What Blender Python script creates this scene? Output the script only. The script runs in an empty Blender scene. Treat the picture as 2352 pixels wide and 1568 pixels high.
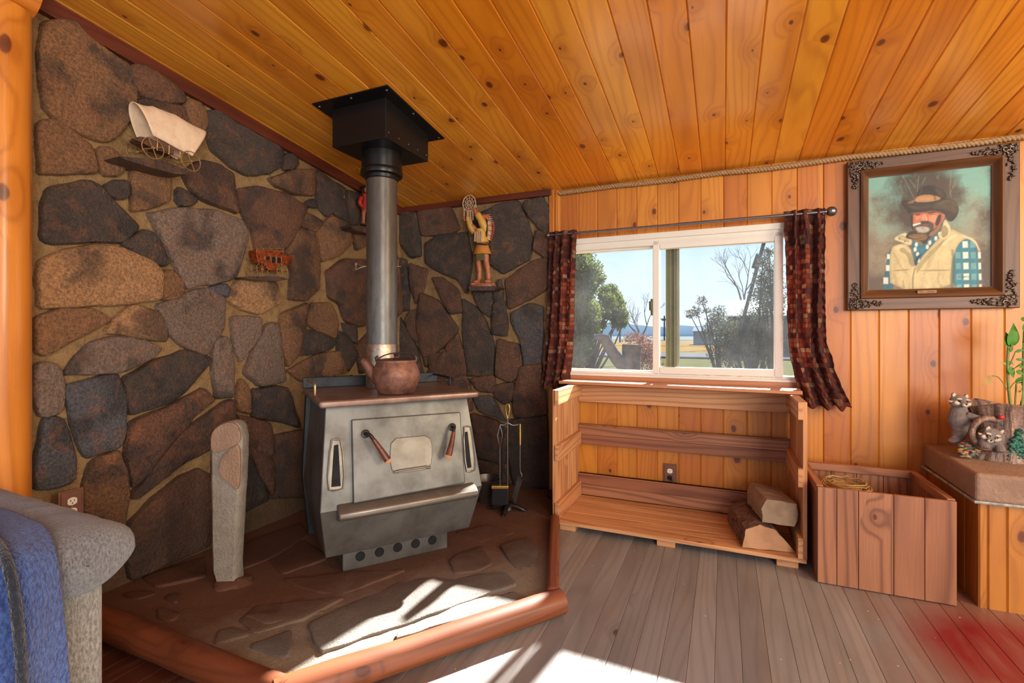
import bpy, bmesh, math, random
from mathutils import Vector, Matrix, noise
random.seed(7)
V = Vector
scn = bpy.context.scene
COL = scn.collection
R_ = random.uniform

# ------------------------------------------------------------------ camera geometry (used to turn photo pixels into places)
F, CX, HY = 1119.5, 1176.0, 766.5
TH = math.radians(23.44)
sT, cT = math.sin(TH), math.cos(TH)
CAM = V((0, 0, 1.09))
def ray(px, py):
    u = (px-CX)/F; v = (HY-py)/F
    return V((-sT+u*cT, cT+u*sT, v))
def onX(px, py, X): d = ray(px, py); return CAM + d*(X/d.x)
def onY(px, py, Y): d = ray(px, py); return CAM + d*(Y/d.y)
def onZ(px, py, Z): d = ray(px, py); return CAM + d*((Z-CAM.z)/d.z)
def atT(px, py, t): return CAM + ray(px, py)*t
def onP(px, py, p, n): d = ray(px, py); return CAM + d*((p-CAM).dot(n)/d.dot(n))
def zm(x0, y0, s): return lambda x, y: (x0+x/s, y0+y/s)
Z1 = zm(60, 0, 2.24); Z2 = zm(60, 650, 2.24); Z3 = zm(640, 180, 2.177); Z4 = zm(650, 780, 2.614)
Z5 = zm(1230, 430, 2.959); Z6 = zm(1240, 850, 3.336); Z7 = zm(1820, 300, 3.564); Z8 = zm(1800, 700, 2.178)
Z9 = zm(0, 1000, 2.76); Z10 = zm(400, 1200, 2.557); ZW = zm(250, 210, 7.84); ZC = zm(540, 540, 13.067)
ZF = zm(1020, 420, 5.6); ZR = zm(2060, 700, 4.127); ZT = zm(1080, 900, 4.9); ZO1 = zm(1310, 520, 4.356); ZO2 = zm(1540, 520, 4.357)

WY, WX, HZ, CZ0, CSL = 3.10, -2.26, 0.06, 2.044, 0.1205      # back wall, left wall, hearth top, ceiling at back wall, ceiling slope
def ceil_z(y): return CZ0 + (WY-y)*CSL

# ------------------------------------------------------------------ mesh building
class MB:
    def __init__(s): s.v = []; s.f = []; s.uv = []; s.mi = []; s.c = []
    def add(s, verts, faces, uvs=None, mi=0, col=None, grain=None):
        o = len(s.v); s.v += [V(p) for p in verts]
        ru, rv, ra = R_(0, 40), R_(0, 40), random.random()
        for k, f in enumerate(faces):
            s.f.append([i+o for i in f]); s.mi.append(mi)
            if uvs: s.uv.append([(u+ru if grain else u, w+rv if grain else w) for u, w in uvs[k]])
            else:
                a = V(verts[f[0]]); n = (V(verts[f[1]])-a).cross(V(verts[f[2]])-a) if len(f) > 2 else V((0, 0, 1))
                ax = max(range(3), key=lambda i: abs(n[i])); o2 = [i for i in range(3) if i != ax]
                s.uv.append([(verts[i][o2[0]]+ru, verts[i][o2[1]]+rv) for i in f])
            cc = col if col else (1, 1, 1)
            s.c.append((cc[0], cc[1], cc[2], ra))
    def box(s, c, size, M=None, g=0, mi=0, col=None, taper=None):
        hx, hy, hz = size[0]/2, size[1]/2, size[2]/2
        L = [(x, y, z) for z in (-hz, hz) for y in (-hy, hy) for x in (-hx, hx)]
        if taper: L = [(x*(taper[0] if z > 0 else 1), y*(taper[1] if z > 0 else 1), z) for x, y, z in L]
        faces = [(0, 2, 3, 1), (4, 5, 7, 6), (0, 1, 5, 4), (2, 6, 7, 3), (0, 4, 6, 2), (1, 3, 7, 5)]
        nax = [2, 2, 1, 1, 0, 0]; uvs = []
        for f, na in zip(faces, nax):
            if na == g: a, b = [i for i in range(3) if i != g]
            else: a = g; b = [i for i in range(3) if i not in (g, na)][0]
            off = na*0.37
            uvs.append([(L[i][a], L[i][b]+off) for i in f])
        M = M or Matrix.Identity(3)
        s.add([V(c)+M @ V(p) for p in L], faces, uvs, mi, col, grain=True)
    def boxp(s, p0, p1, **k):
        p0, p1 = V(p0), V(p1); s.box((p0+p1)/2, [abs(a) for a in (p1-p0)], **k)
    def tube(s, pts, r, n=8, caps=True, mi=0, col=None, closed=False):
        pts = [V(p) for p in pts]; m = len(pts); rr = r if isinstance(r, (list, tuple)) else [r]*m
        vs = []; fs = []; uvs = []; nrm = None; L = 0
        for i, p in enumerate(pts):
            if closed: t = pts[(i+1) % m]-pts[i-1]
            else: t = pts[min(i+1, m-1)]-pts[max(i-1, 0)]
            if t.length < 1e-9: t = V((0, 0, 1))
            t.normalize()
            if nrm is None:
                nrm = t.orthogonal().normalized()
            nrm = (nrm - t*nrm.dot(t));
            nrm = nrm.normalized() if nrm.length > 1e-6 else t.orthogonal().normalized()
            b = t.cross(nrm)
            for k in range(n):
                a = 2*math.pi*k/n; vs.append(p+(nrm*math.cos(a)+b*math.sin(a))*rr[i])
        lens = [0]
        for i in range(1, m): lens.append(lens[-1]+(pts[i]-pts[i-1]).length)
        lens.append(lens[-1]+(pts[0]-pts[-1]).length)
        for i in range(m if closed else m-1):
            j = (i+1) % m
            for k in range(n):
                k2 = (k+1) % n; w = 2*math.pi*max(rr[i], .001)/n
                fs.append((i*n+k, i*n+k2, j*n+k2, j*n+k)); uvs.append([(lens[i], k*w), (lens[i], (k+1)*w), (lens[i+1], (k+1)*w), (lens[i+1], k*w)])
        if caps and not closed:
            fs.append(tuple(reversed(range(n)))); uvs.append([(vs[i].x, vs[i].z) for i in fs[-1]])
            fs.append(tuple(range((m-1)*n, m*n))); uvs.append([(vs[i].x, vs[i].z) for i in fs[-1]])
        s.add(vs, fs, uvs, mi, col, grain=True)
    def lathe(s, prof, c, n=32, M=None, mi=0, col=None):
        M = M or Matrix.Identity(3); vs = []; fs = []
        for r, z in prof:
            for k in range(n):
                a = 2*math.pi*k/n; vs.append(V(c)+M @ V((r*math.cos(a), r*math.sin(a), z)))
        for i in range(len(prof)-1):
            for k in range(n): k2 = (k+1) % n; fs.append((i*n+k, i*n+k2, (i+1)*n+k2, (i+1)*n+k))
        if prof[0][0] > 1e-5: fs.append(tuple(reversed(range(n))))
        if prof[-1][0] > 1e-5: fs.append(tuple(range((len(prof)-1)*n, len(prof)*n)))
        s.add(vs, fs, None, mi, col)
    def ell(s, c, r, nu=16, nv=10, M=None, mi=0, col=None, bump=0):
        M = M or Matrix.Identity(3); vs = []; fs = []
        for j in range(nv+1):
            ph = math.pi*j/nv
            for i in range(nu):
                a = 2*math.pi*i/nu; p = V((math.sin(ph)*math.cos(a), math.sin(ph)*math.sin(a), math.cos(ph)))
                k = 1+bump*noise.noise(p*2.3+V(c)*9)
                vs.append(V(c)+M @ V((p.x*r[0]*k, p.y*r[1]*k, p.z*r[2]*k)))
        for j in range(nv):
            for i in range(nu): i2 = (i+1) % nu; fs.append((j*nu+i, (j+1)*nu+i, (j+1)*nu+i2, j*nu+i2))
        s.add(vs, fs, None, mi, col)
    def prism(s, pts, off, mi=0, col=None, uvx=None):
        pts = [V(p) for p in pts]; off = V(off); n = len(pts)
        vs = pts+[p+off for p in pts]
        nn = V((0, 0, 0))
        for i in range(n): nn += pts[i].cross(pts[(i+1) % n])
        fl = nn.dot(off) > 0
        top = list(range(n, 2*n)); bot = list(reversed(range(n))); sd = [(i, (i+1) % n, n+(i+1) % n, n+i) for i in range(n)]
        fs = [top, bot]+sd
        if not fl: fs = [tuple(reversed(f)) for f in fs]
        uvs = None
        if uvx:
            ux, uy = V(uvx[0]), V(uvx[1]); uvs = [[(vs[i].dot(ux), vs[i].dot(uy)) for i in f] for f in fs]
        s.add(vs, fs, uvs, mi, col, grain=bool(uvx))
    def grid(s, fn, nu, nv, mi=0, col=None, uvf=None, closeu=False):
        vs = []; fs = []; uvs = []
        for j in range(nv+1):
            for i in range(nu+(0 if closeu else 1)): vs.append(fn(i/nu, j/nv))
        w = nu if closeu else nu+1
        for j in range(nv):
            for i in range(nu):
                i2 = (i+1) % w if closeu else i+1
                fs.append((j*w+i, j*w+i2, (j+1)*w+i2, (j+1)*w+i))
                q = [(i/nu, j/nv), ((i+1)/nu, j/nv), ((i+1)/nu, (j+1)/nv), (i/nu, (j+1)/nv)]
                uvs.append([uvf(*t) for t in q] if uvf else q)
        s.add(vs, fs, uvs, mi, col)
    def build(s, name, mats, parent=None, bevel=0, smooth=None, base=None, seg=2):
        me = bpy.data.meshes.new(name)
        me.from_pydata([tuple(p) for p in s.v], [], s.f)
        if not isinstance(mats, (list, tuple)): mats = [mats]
        for m in mats: me.materials.append(m)
        uvl = me.uv_layers.new(name='UVMap'); ca = me.color_attributes.new('col', 'FLOAT_COLOR', 'CORNER')
        uf = []; cf = []
        for q, c in zip(s.uv, s.c):
            for t in q: uf += [t[0], t[1]]; cf += c
        me.uv_layers['UVMap'].data.foreach_set('uv', uf); me.color_attributes['col'].data.foreach_set('color', cf)
        me.polygons.foreach_set('material_index', s.mi)
        me.update()
        o = bpy.data.objects.new(name, me); COL.objects.link(o)
        if smooth is not None:
            me.polygons.foreach_set('use_smooth', [True]*len(me.polygons))
            if smooth < 179: me.set_sharp_from_angle(angle=math.radians(smooth))
        if parent is not None:
            o.parent = parent
            M = parent.matrix_basis.copy()
            if parent.parent: M = parent.parent.matrix_basis @ M
            me.transform(M.inverted())
        elif base is not None:
            me.transform(Matrix.Translation(-V(base))); o.location = base
        if bevel:
            b = o.modifiers.new('Bevel', 'BEVEL'); b.width = bevel; b.segments = seg; b.limit_method = 'ANGLE'; b.angle_limit = math.radians(40); b.harden_normals = False
        return o
def tag(o, label, cat, group=None, kind=None):
    if label: o['label'] = label
    if cat: o['category'] = cat
    if group: o['group'] = group
    if kind: o['kind'] = kind
    return o
def thing(name, loc, label, cat, group=None):
    o = bpy.data.objects.new(name, None); COL.objects.link(o); o.location = loc; o.empty_display_size = .05
    return tag(o, label, cat, group)
def struct(o): o['kind'] = 'structure'; return o
def rotz(a): return Matrix.Rotation(a, 3, 'Z')
def lerp(a, b, t): return a+(b-a)*t
def poly_smooth(pts, it=1, closed=True):
    for _ in range(it):
        q = []
        n = len(pts)
        for i in range(n if closed else n-1):
            a, b = pts[i], pts[(i+1) % n]; q += [a*.75+b*.25, a*.25+b*.75]
        if not closed: q = [pts[0]]+q+[pts[-1]]
        pts = q
    return pts
def curve(pts, n=6):
    pts = [V(p) for p in pts]; out = []
    for i in range(len(pts)-1):
        p0 = pts[max(i-1, 0)]; p1 = pts[i]; p2 = pts[i+1]; p3 = pts[min(i+2, len(pts)-1)]
        for k in range(n):
            t = k/n
            out.append(.5*((2*p1)+(p2-p0)*t+(2*p0-5*p1+4*p2-p3)*t*t+(3*p1-p0-3*p2+p3)*t**3))
    return out+[pts[-1]]

# ------------------------------------------------------------------ materials
def lin(r, g, b):
    f = lambda c: (c/255/12.92) if c/255 <= .04045 else ((c/255+.055)/1.055)**2.4
    return (f(r), f(g), f(b), 1)
class NT:
    def __init__(s, name):
        s.m = bpy.data.materials.new(name); s.m.use_nodes = True; s.t = s.m.node_tree; s.t.nodes.clear()
        s.out = s.t.nodes.new('ShaderNodeOutputMaterial')
    def n(s, kind, ins=None, **props):
        nd = s.t.nodes.new('ShaderNode'+kind)
        for k, v in props.items(): setattr(nd, k, v)
        for k, v in (ins or {}).items():
            sock = nd.inputs[k]
            if isinstance(v, bpy.types.NodeSocket): s.t.links.new(v, sock)
            else: sock.default_value = v
        return nd
    def math(s, op, a, b=0.0, c=0.0): return s.n('Math', {0: a, 1: b, 2: c}, operation=op).outputs[0]
    def mix(s, f, a, b, mode='MIX'):
        nd = s.n('Mix', {0: f, 6: a, 7: b}, data_type='RGBA', blend_type=mode); return nd.outputs[2]
    def ramp(s, f, stops, interp='LINEAR'):
        nd = s.n('ValToRGB', {0: f}); cr = nd.color_ramp; cr.interpolation = interp
        while len(cr.elements) < len(stops): cr.elements.new(.5)
        for e, (p, c) in zip(cr.elements, stops): e.position = p; e.color = c if len(c) == 4 else (*c, 1)
        return nd.outputs[0]
    def noise(s, vec, scale, detail=3, rough=.5, dist=0.0, dim='3D'):
        nd = s.n('TexNoise', {'Scale': scale, 'Detail': detail, 'Roughness': rough, 'Distortion': dist}, noise_dimensions=dim)
        if vec is not None: s.t.links.new(vec, nd.inputs['Vector'])
        return nd.outputs[0]
    def maprange(s, v, a, b, c=0.0, d=1.0): return s.n('MapRange', {0: v, 1: a, 2: b, 3: c, 4: d}).outputs[0]
    def bsdf(s, col, rough=.5, metal=0.0, bump=None, bstr=.3, bdist=.003, **extra):
        ins = {'Base Color': col, 'Roughness': rough, 'Metallic': metal}; ins.update(extra)
        b = s.n('BsdfPrincipled', ins)
        if bump is not None:
            bp = s.n('Bump', {'Strength': bstr, 'Distance': bdist, 'Height': bump}); s.t.links.new(bp.outputs[0], b.inputs['Normal'])
        s.t.links.new(b.outputs[0], s.out.inputs[0]); return b
    def obj(s): return s.n('TexCoord').outputs['Object']
    def uv(s): return s.n('TexCoord').outputs['UV']
    def map(s, vec, sc=(1, 1, 1), loc=(0, 0, 0)): return s.n('Mapping', {'Vector': vec, 'Scale': sc, 'Location': loc}).outputs[0]
    def attr(s): a = s.n('VertexColor', layer_name='col'); return a.outputs[0], a.outputs[1]

def pine(name, light, mid, dark, knot=lin(88, 38, 18), rough=.35, kn=.5, var=.35, ring=1.0, coat=0.0, extra=None, kscale=(4.2, 6.5)):
    t = NT(name); uv = t.uv(); _, rnd = t.attr()
    sx = t.n('SeparateXYZ', {0: uv}); u, v = sx.outputs[0], sx.outputs[1]
    vk = t.map(uv, (kscale[0], kscale[1], 1))
    wob = t.noise(t.map(uv, (6, 12, 1)), 1.0, 2)
    vor = t.n('TexVoronoi', {'Vector': t.n('VectorMath', {0: vk, 1: t.n('CombineXYZ', {0: t.math('MULTIPLY', wob, .12), 1: t.math('MULTIPLY', wob, .1)}).outputs[0]}, operation='ADD').outputs[0], 'Scale': 1.0, 'Randomness': .9}, voronoi_dimensions='2D')
    d = vor.outputs['Distance']; cc = t.n('SeparateColor', {0: vor.outputs['Color']})
    keep = t.math('LESS_THAN', cc.outputs[0], t.math('MULTIPLY', kn, .75))
    size = t.maprange(t.math('POWER', cc.outputs[1], 1.6), 0, 1, .03, .12)
    kmask = t.math('MULTIPLY', t.n('MapRange', {0: t.math('DIVIDE', d, size), 1: .75, 2: 1.15, 3: 1.0, 4: 0.0}, interpolation_type='SMOOTHSTEP').outputs[0], keep)
    halo = t.math('MULTIPLY', t.n('MapRange', {0: d, 1: .02, 2: .45, 3: 1.0, 4: 0.0}, interpolation_type='SMOOTHSTEP').outputs[0], keep)
    gn = t.noise(t.map(uv, (1.1, 9, 1)), 1.0, 2)
    gn2 = t.noise(t.map(uv, (.5, 3.5, 1)), 1.0, 1)
    field = t.math('ADD', t.math('MULTIPLY', gn2, 9.0), t.math('ADD', t.math('MULTIPLY', v, 24), t.math('MULTIPLY', halo, 1.6)))
    field = t.math('ADD', field, t.math('MULTIPLY', gn, .8))
    ringv = t.math('SINE', t.math('MULTIPLY', field, 6.283))
    ringv = t.math('POWER', t.maprange(ringv, -1, 1), 3.5)
    fib = t.noise(t.map(uv, (5, 260, 1)), 1.0, 3, .6)
    base = t.mix(t.maprange(rnd, 0, 1), light, mid)
    blot = t.noise(t.map(uv, (1.5, 6, 1), (7, 3, 0)), 1.0, 2)
    base = t.mix(t.math('MULTIPLY', t.maprange(blot, .45, .75), var), base, dark)
    c = t.mix(t.math('MULTIPLY', ringv, .34*ring), base, dark)
    c = t.mix(t.math('MULTIPLY', t.maprange(fib, .45, .8), .22*ring), c, dark)
    c = t.mix(t.math('MULTIPLY', halo, .35), c, dark)
    c = t.mix(t.math('MULTIPLY', kmask, .93), c, t.mix(t.maprange(t.math('DIVIDE', d, size), .2, .95), knot, t.mix(.35, knot, dark)))
    if extra: c = extra(t, c)
    hgt = t.math('ADD', t.math('MULTIPLY', fib, .4), t.math('MULTIPLY', ringv, .3))
    big = t.noise(t.map(uv, (3, 14, 1)), 1.0, 2)
    hgt = t.math('ADD', hgt, t.math('MULTIPLY', big, 1.6))
    t.bsdf(c, t.math('ADD', rough, t.math('MULTIPLY', fib, .12)), 0, hgt, .22, .0025, **{'Coat Weight': coat, 'Coat Roughness': .18})
    return t.m

def floor_extra(t, c):
    o = t.obj(); s = t.n('SeparateXYZ', {0: o})
    n1 = t.noise(o, 2.2, 4, .6)
    redl = t.maprange(t.math('ADD', s.outputs[0], t.math('MULTIPLY', n1, .9)), -.35, -.75, 0, 1)
    redr = t.maprange(t.math('ADD', s.outputs[0], t.math('MULTIPLY', n1, .8)), .85, 1.25, 0, .9)
    c = t.mix(redl, c, lin(84, 42, 28)); c = t.mix(redr, c, lin(134, 88, 70))
    rr = t.n('VectorMath', {0: o, 1: (.95, 2.15, 0)}, operation='DISTANCE').outputs['Value']
    c = t.mix(t.maprange(t.math('ADD', rr, t.math('MULTIPLY', n1, .25)), .5, .33), c, lin(128, 26, 32))
    wear = t.noise(t.map(o, (7, 1.2, 1)), 1.5, 4, .6)
    c = t.mix(t.math('MULTIPLY', t.maprange(wear, .5, .75), .35), c, lin(150, 130, 112))
    sp = t.n('TexVoronoi', {'Vector': o, 'Scale': 14.0}).outputs['Distance']
    c = t.mix(t.maprange(sp, .05, .03), c, lin(215, 200, 185))
    return c

M = {}
M['ceil'] = pine('ceiling_pine', lin(242, 170, 52), lin(226, 134, 24), lin(166, 78, 12), rough=.24, kn=.55, coat=.4, ring=.85, var=.5)
M['pine'] = pine('wall_pine', lin(206, 134, 44), lin(184, 106, 34), lin(136, 64, 18), rough=.36, kn=.5, coat=.08, ring=.8)
M['pine2'] = pine('counter_pine', lin(192, 124, 42), lin(172, 104, 34), lin(128, 66, 18), rough=.35, kn=.6, coat=.2)
M['cedar'] = pine('cedar', lin(222, 168, 116), lin(200, 138, 90), lin(140, 82, 48), rough=.55, kn=.12, ring=1.6)
M['cedar2'] = pine('cedar_dark', lin(174, 118, 82), lin(150, 94, 64), lin(98, 54, 34), rough=.5, kn=.2, ring=1.9)
M['sillw'] = pine('sill_wood', lin(206, 142, 96), lin(190, 124, 82), lin(140, 80, 48), rough=.4, kn=.05)
M['trim'] = pine('dark_trim', lin(112, 50, 30), lin(96, 40, 24), lin(54, 20, 12), rough=.4, kn=0.0)
M['log'] = pine('log_varnished', lin(232, 150, 58), lin(218, 128, 40), lin(150, 70, 16), rough=.25, kn=.45, coat=.4, kscale=(2.5, 5))
M['hlog'] = pine('hearth_log', lin(138, 76, 44), lin(116, 60, 34), lin(70, 34, 18), rough=.45, kn=.2, coat=.1)
M['floor'] = pine('floor_boards', lin(150, 146, 144), lin(132, 128, 127), lin(92, 85, 80), rough=.38, kn=.08, var=.5, ring=.7, extra=floor_extra)
M['frame'] = pine('frame_oak', lin(108, 66, 32), lin(92, 54, 26), lin(44, 24, 10), rough=.42, kn=0.0, coat=.05, ring=1.4)

def stone_mat(name, rough=.33, bstr=.9, dust=0.0):
    t = NT(name); o = t.obj(); col, rnd = t.attr()
    off = t.n('CombineXYZ', {0: t.math('MULTIPLY', rnd, 31), 1: t.math('MULTIPLY', rnd, 17), 2: 0.0}).outputs[0]
    oo = t.n('VectorMath', {0: o, 1: off}, operation='ADD').outputs[0]
    big = t.noise(oo, 5, 3, .55, .4); mid = t.noise(oo, 16, 4, .6); fine = t.noise(oo, 95, 4, .75); grit = t.noise(oo, 240, 2, .6)
    c = t.mix(t.math('MULTIPLY', t.maprange(big, .5, .62), .7), col, lin(34, 31, 32), 'MIX')
    c = t.mix(t.math('MULTIPLY', t.maprange(mid, .5, .7), .3), c, lin(150, 96, 58))
    c = t.mix(t.math('MULTIPLY', t.maprange(fine, .38, .68), .75), t.mix(1.0, c, (.62, .6, .6, 1), 'MULTIPLY'), t.mix(1.0, c, (2.0, 1.85, 1.7, 1), 'MULTIPLY'))
    c = t.mix(t.math('MULTIPLY', t.maprange(grit, .62, .8), .4), c, lin(190, 160, 120))
    if dust: c = t.mix(t.math('MULTIPLY', t.maprange(t.noise(o, 4, 4, .6), .3, .7), dust), c, lin(150, 128, 108))
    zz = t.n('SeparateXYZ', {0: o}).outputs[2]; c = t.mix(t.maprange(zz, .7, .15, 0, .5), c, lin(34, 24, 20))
    h = t.math('ADD', t.math('MULTIPLY', fine, 1.6), t.math('ADD', t.math('MULTIPLY', mid, 1.6), t.math('MULTIPLY', grit, .5)))
    t.bsdf(c, t.maprange(rnd, 0, 1, rough*.6, rough*1.4), 0, h, bstr, .006, **{'Specular IOR Level': .8})
    return t.m
def mortar_mat(name, a, b, dark, rough=.6):
    t = NT(name); o = t.obj(); n1 = t.noise(o, 9, 4, .6); n2 = t.noise(o, 160, 4, .7); n3 = t.noise(o, 40, 3)
    c = t.mix(t.maprange(n1, .35, .65), a, b); c = t.mix(t.math('MULTIPLY', t.maprange(n3, .5, .7), .5), c, dark)
    c = t.mix(t.math('MULTIPLY', t.maprange(n2, .4, .7), .45), c, dark)
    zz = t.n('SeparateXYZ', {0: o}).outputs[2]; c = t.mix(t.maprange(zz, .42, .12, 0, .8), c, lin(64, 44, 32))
    t.bsdf(c, rough, 0, t.math('ADD', n2, t.math('MULTIPLY', n3, 1.2)), 1.0, .006); return t.m
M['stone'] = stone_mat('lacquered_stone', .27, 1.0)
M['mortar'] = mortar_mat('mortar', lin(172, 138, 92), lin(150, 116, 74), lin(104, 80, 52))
M['hstone'] = stone_mat('hearth_stone', .6, .5, .35)
def hmortar(name='hearth_mortar', st=False):
    t = NT(name); o = t.obj(); s = t.n('SeparateXYZ', {0: o}); n1 = t.noise(o, 7, 4, .6); n2 = t.noise(o, 120, 4, .7)
    g = t.math('SUBTRACT', s.outputs[0], t.math('MULTIPLY', s.outputs[1], .75))     # grey dust near the front, brown soot at the back
    c = t.mix(t.maprange(t.math('ADD', g, t.math('MULTIPLY', n1, .5)), .72, 1.25), lin(98, 62, 44), lin(146, 138, 124))
    c = t.mix(t.math('MULTIPLY', t.maprange(n2, .4, .7), .3), c, lin(70, 56, 44))
    if st: c = t.mix(1.0, c, t.attr()[0], 'MULTIPLY')
    t.bsdf(c, .75, 0, t.math('ADD', n2, t.math('MULTIPLY', n1, 1.5)), .7, .006); return t.m
M['hmortar'] = hmortar(); M['hstone'] = hmortar('hearth_stone', True)

def simple(name, col, rough=.5, metal=0.0, nscale=30, namt=.25, dark=None, bstr=.2, bdist=.002, spots=None, **ex):
    t = NT(name); o = t.obj(); n1 = t.noise(o, nscale, 4, .6); n2 = t.noise(o, nscale*7, 3, .6)
    dk = dark or (col[0]*.5, col[1]*.5, col[2]*.5, 1)
    c = t.mix(t.math('MULTIPLY', t.maprange(n1, .4, .7), namt*2), col, dk)
    if spots: c = t.mix(t.maprange(n2, spots[1], spots[1]+.06), c, spots[0])
    t.bsdf(c, t.maprange(n1, .2, .8, rough*.85, min(1, rough*1.15)), metal, t.math('ADD', n1, n2), bstr, bdist, **ex); return t.m
def vcol(name, rough=.6, namt=.2, nscale=60, bstr=.25, metal=0.0, **ex):
    t = NT(name); o = t.obj(); c, _ = t.attr(); n1 = t.noise(o, nscale, 4, .6)
    c2 = t.mix(t.math('MULTIPLY', t.maprange(n1, .35, .75), namt*2), c, t.mix(1.0, c, (.35, .33, .32, 1), 'MULTIPLY'))
    t.bsdf(c2, rough, metal, n1, bstr, .002, **ex); return t.m
M['iron'] = simple('stove_steel', lin(112, 110, 105), .42, .5, 7, .38, lin(70, 66, 62), .15, .001)
M['irondark'] = simple('stove_dark_steel', lin(46, 50, 54), .45, .5, 12, .3, lin(24, 26, 28), .15)
M['irontop'] = simple('stove_top_steel', lin(150, 126, 114), .34, .5, 10, .35, lin(104, 66, 52), .15)
M['ironlight'] = simple('stove_light_steel', lin(126, 120, 110), .4, .6, 14, .25, lin(96, 84, 74), .15)
M['black'] = simple('black_void', lin(8, 8, 9), .8, 0, 20, .1)
M['blackpaint'] = simple('black_painted_steel', lin(28, 26, 27), .33, .35, 8, .25, lin(18, 14, 14), .1)
M['silver'] = simple('silver_band', lin(190, 170, 150), .3, .85, 60, .3, lin(130, 96, 76), .3)
def pipe_mat():
    t = NT('flue_pipe_steel'); o = t.obj(); s = t.n('SeparateXYZ', {0: o})
    n1 = t.noise(t.map(o, (14, 14, 3)), 1, 4, .6); n2 = t.noise(t.map(o, (40, 40, 9)), 1, 4, .7)
    c = t.mix(t.maprange(t.math('ADD', s.outputs[2], t.math('MULTIPLY', n1, .5)), .55, .95), lin(112, 110, 106), lin(98, 90, 82))
    c = t.mix(t.math('MULTIPLY', t.maprange(n2, .45, .65), .6), c, lin(70, 66, 62))
    t.bsdf(c, .38, .4, n2, .15, .001); return t.m
M['pipe'] = pipe_mat()
M['rust'] = simple('rusty_iron', lin(146, 100, 78), .5, .25, 16, .5, lin(82, 54, 48), .5, .003, (lin(162, 122, 98), .63))
M['rustd'] = simple('dark_rusty_iron', lin(84, 62, 58), .5, .3, 18, .4, lin(52, 40, 44), .4)
M['gripwood'] = simple('handle_grip', lin(112, 58, 40), .35, 0, 30, .4, lin(58, 28, 20))
M['brass'] = simple('brass', lin(206, 170, 96), .25, .9, 30, .2)
M['wrought'] = simple('wrought_iron', lin(58, 52, 50), .4, .7, 50, .3)
M['toolsteel'] = simple('tool_steel', lin(126, 122, 118), .3, .85, 50, .25)
M['bristle'] = simple('black_bristles', lin(24, 24, 30), .9, 0, 200, .4, None, .8, .004)
M['vinyl'] = simple('white_vinyl', lin(226, 220, 208), .35, 0, 4, .06)
M['bronze'] = simple('bronze_aluminium', lin(84, 76, 46), .35, .3, 8, .2, lin(52, 46, 26))
M['plate'] = simple('outlet_plate_brown', lin(124, 82, 64), .4, .2, 20, .15)
M['ivory'] = simple('ivory_plastic', lin(238, 230, 214), .35, 0, 5, .03)
M['rope'] = simple('hemp_rope', lin(172, 136, 96), .85, 0, 90, .3, lin(110, 80, 50), .6, .003)
M['rod'] = simple('pewter_rod', lin(120, 118, 122), .28, .85, 30, .1)
M['wire'] = simple('brass_wire', lin(206, 170, 122), .3, .75, 60, .15)
M['canvasc'] = simple('wagon_canvas', lin(236, 208, 176), .8, 0, 25, .2, lin(196, 156, 124), .3)
M['wagonwood'] = simple('wagon_box_wood', lin(98, 66, 46), .6, 0, 30, .3)
M['coach'] = simple('copper_coach', lin(176, 82, 38), .35, .55, 45, .5, lin(88, 34, 24), .3)
M['darkslate'] = simple('dark_ledge_stone', lin(58, 44, 36), .4, 0, 20, .3, None, .5, .004)
M['conc'] = simple('painted_concrete', lin(150, 120, 100), .75, 0, 9, .25, lin(120, 92, 76), .7, .005, (lin(184, 156, 132), .66))
M['seal'] = simple('grey_sealant', lin(170, 168, 160), .6, 0, 40, .4, lin(80, 80, 84))
M['skin'] = simple('painted_skin', lin(176, 108, 74), .5, 0, 60, .3)
M['figc'] = vcol('painted_resin', .5, .2, 90)
M['orn'] = simple('pewter_ornament', lin(120, 104, 92), .3, .75, 60, .45, lin(46, 36, 30), .3)
M['paint'] = vcol('oil_paint', .55, .08, 120, .3)
M['bark'] = simple('bark', lin(176, 134, 106), .9, 0, 40, .5, lin(92, 58, 42), 1.0, .02)
M['cutwood'] = simple('cut_wood', lin(190, 142, 104), .8, 0, 12, .25, lin(146, 98, 64), .4, .004)
M['greywood'] = simple('grey_cut_wood', lin(158, 132, 106), .85, 0, 14, .25, lin(112, 86, 64), .4, .004)
M['pale'] = simple('pale_stone', lin(150, 142, 130), .6, 0, 16, .25, lin(104, 92, 80), .7, .006, (lin(84, 76, 70), .66))
M['palebrown'] = simple('tan_stone', lin(158, 128, 104), .5, 0, 16, .25, lin(120, 92, 72), .7, .006)
M['leaf'] = simple('leaf_green', lin(74, 124, 42), .4, 0, 40, .3, lin(40, 84, 24), .2, .002, **{'Subsurface Weight': 0.0})
M['leafdry'] = simple('dry_leaf', lin(176, 138, 84), .7, 0, 40, .3)
M['stem'] = simple('stem_green', lin(112, 128, 58), .5, 0, 60, .3, lin(80, 84, 40))
def fabric(name, c1, c2, scale, bdist, sheen=.4, extra=None):
    t = NT(name); o = t.obj(); n1 = t.noise(t.map(o, (1, 1, .45)), scale, 3, .6); n2 = t.noise(o, 6, 3)
    c = t.mix(t.maprange(n1, .35, .65), c2, c1); c = t.mix(t.math('MULTIPLY', t.maprange(n2, .4, .7), .35), c, c2)
    t.bsdf(c, .9, 0, n1, 1.0, bdist, **{'Sheen Weight': sheen, 'Sheen Roughness': .5}); return t.m
M['arm'] = fabric('grey_chenille', lin(136, 136, 138), lin(84, 86, 92), 240, .006)
M['knit'] = fabric('ribbed_knit', lin(178, 175, 166), lin(116, 112, 104), 170, .01)
M['throw'] = fabric('blue_plush', lin(70, 108, 180), lin(22, 50, 116), 170, .012, .35)
M['throwedge'] = fabric('dark_throw_edge', lin(34, 44, 60), lin(14, 20, 34), 160, .008)
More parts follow.
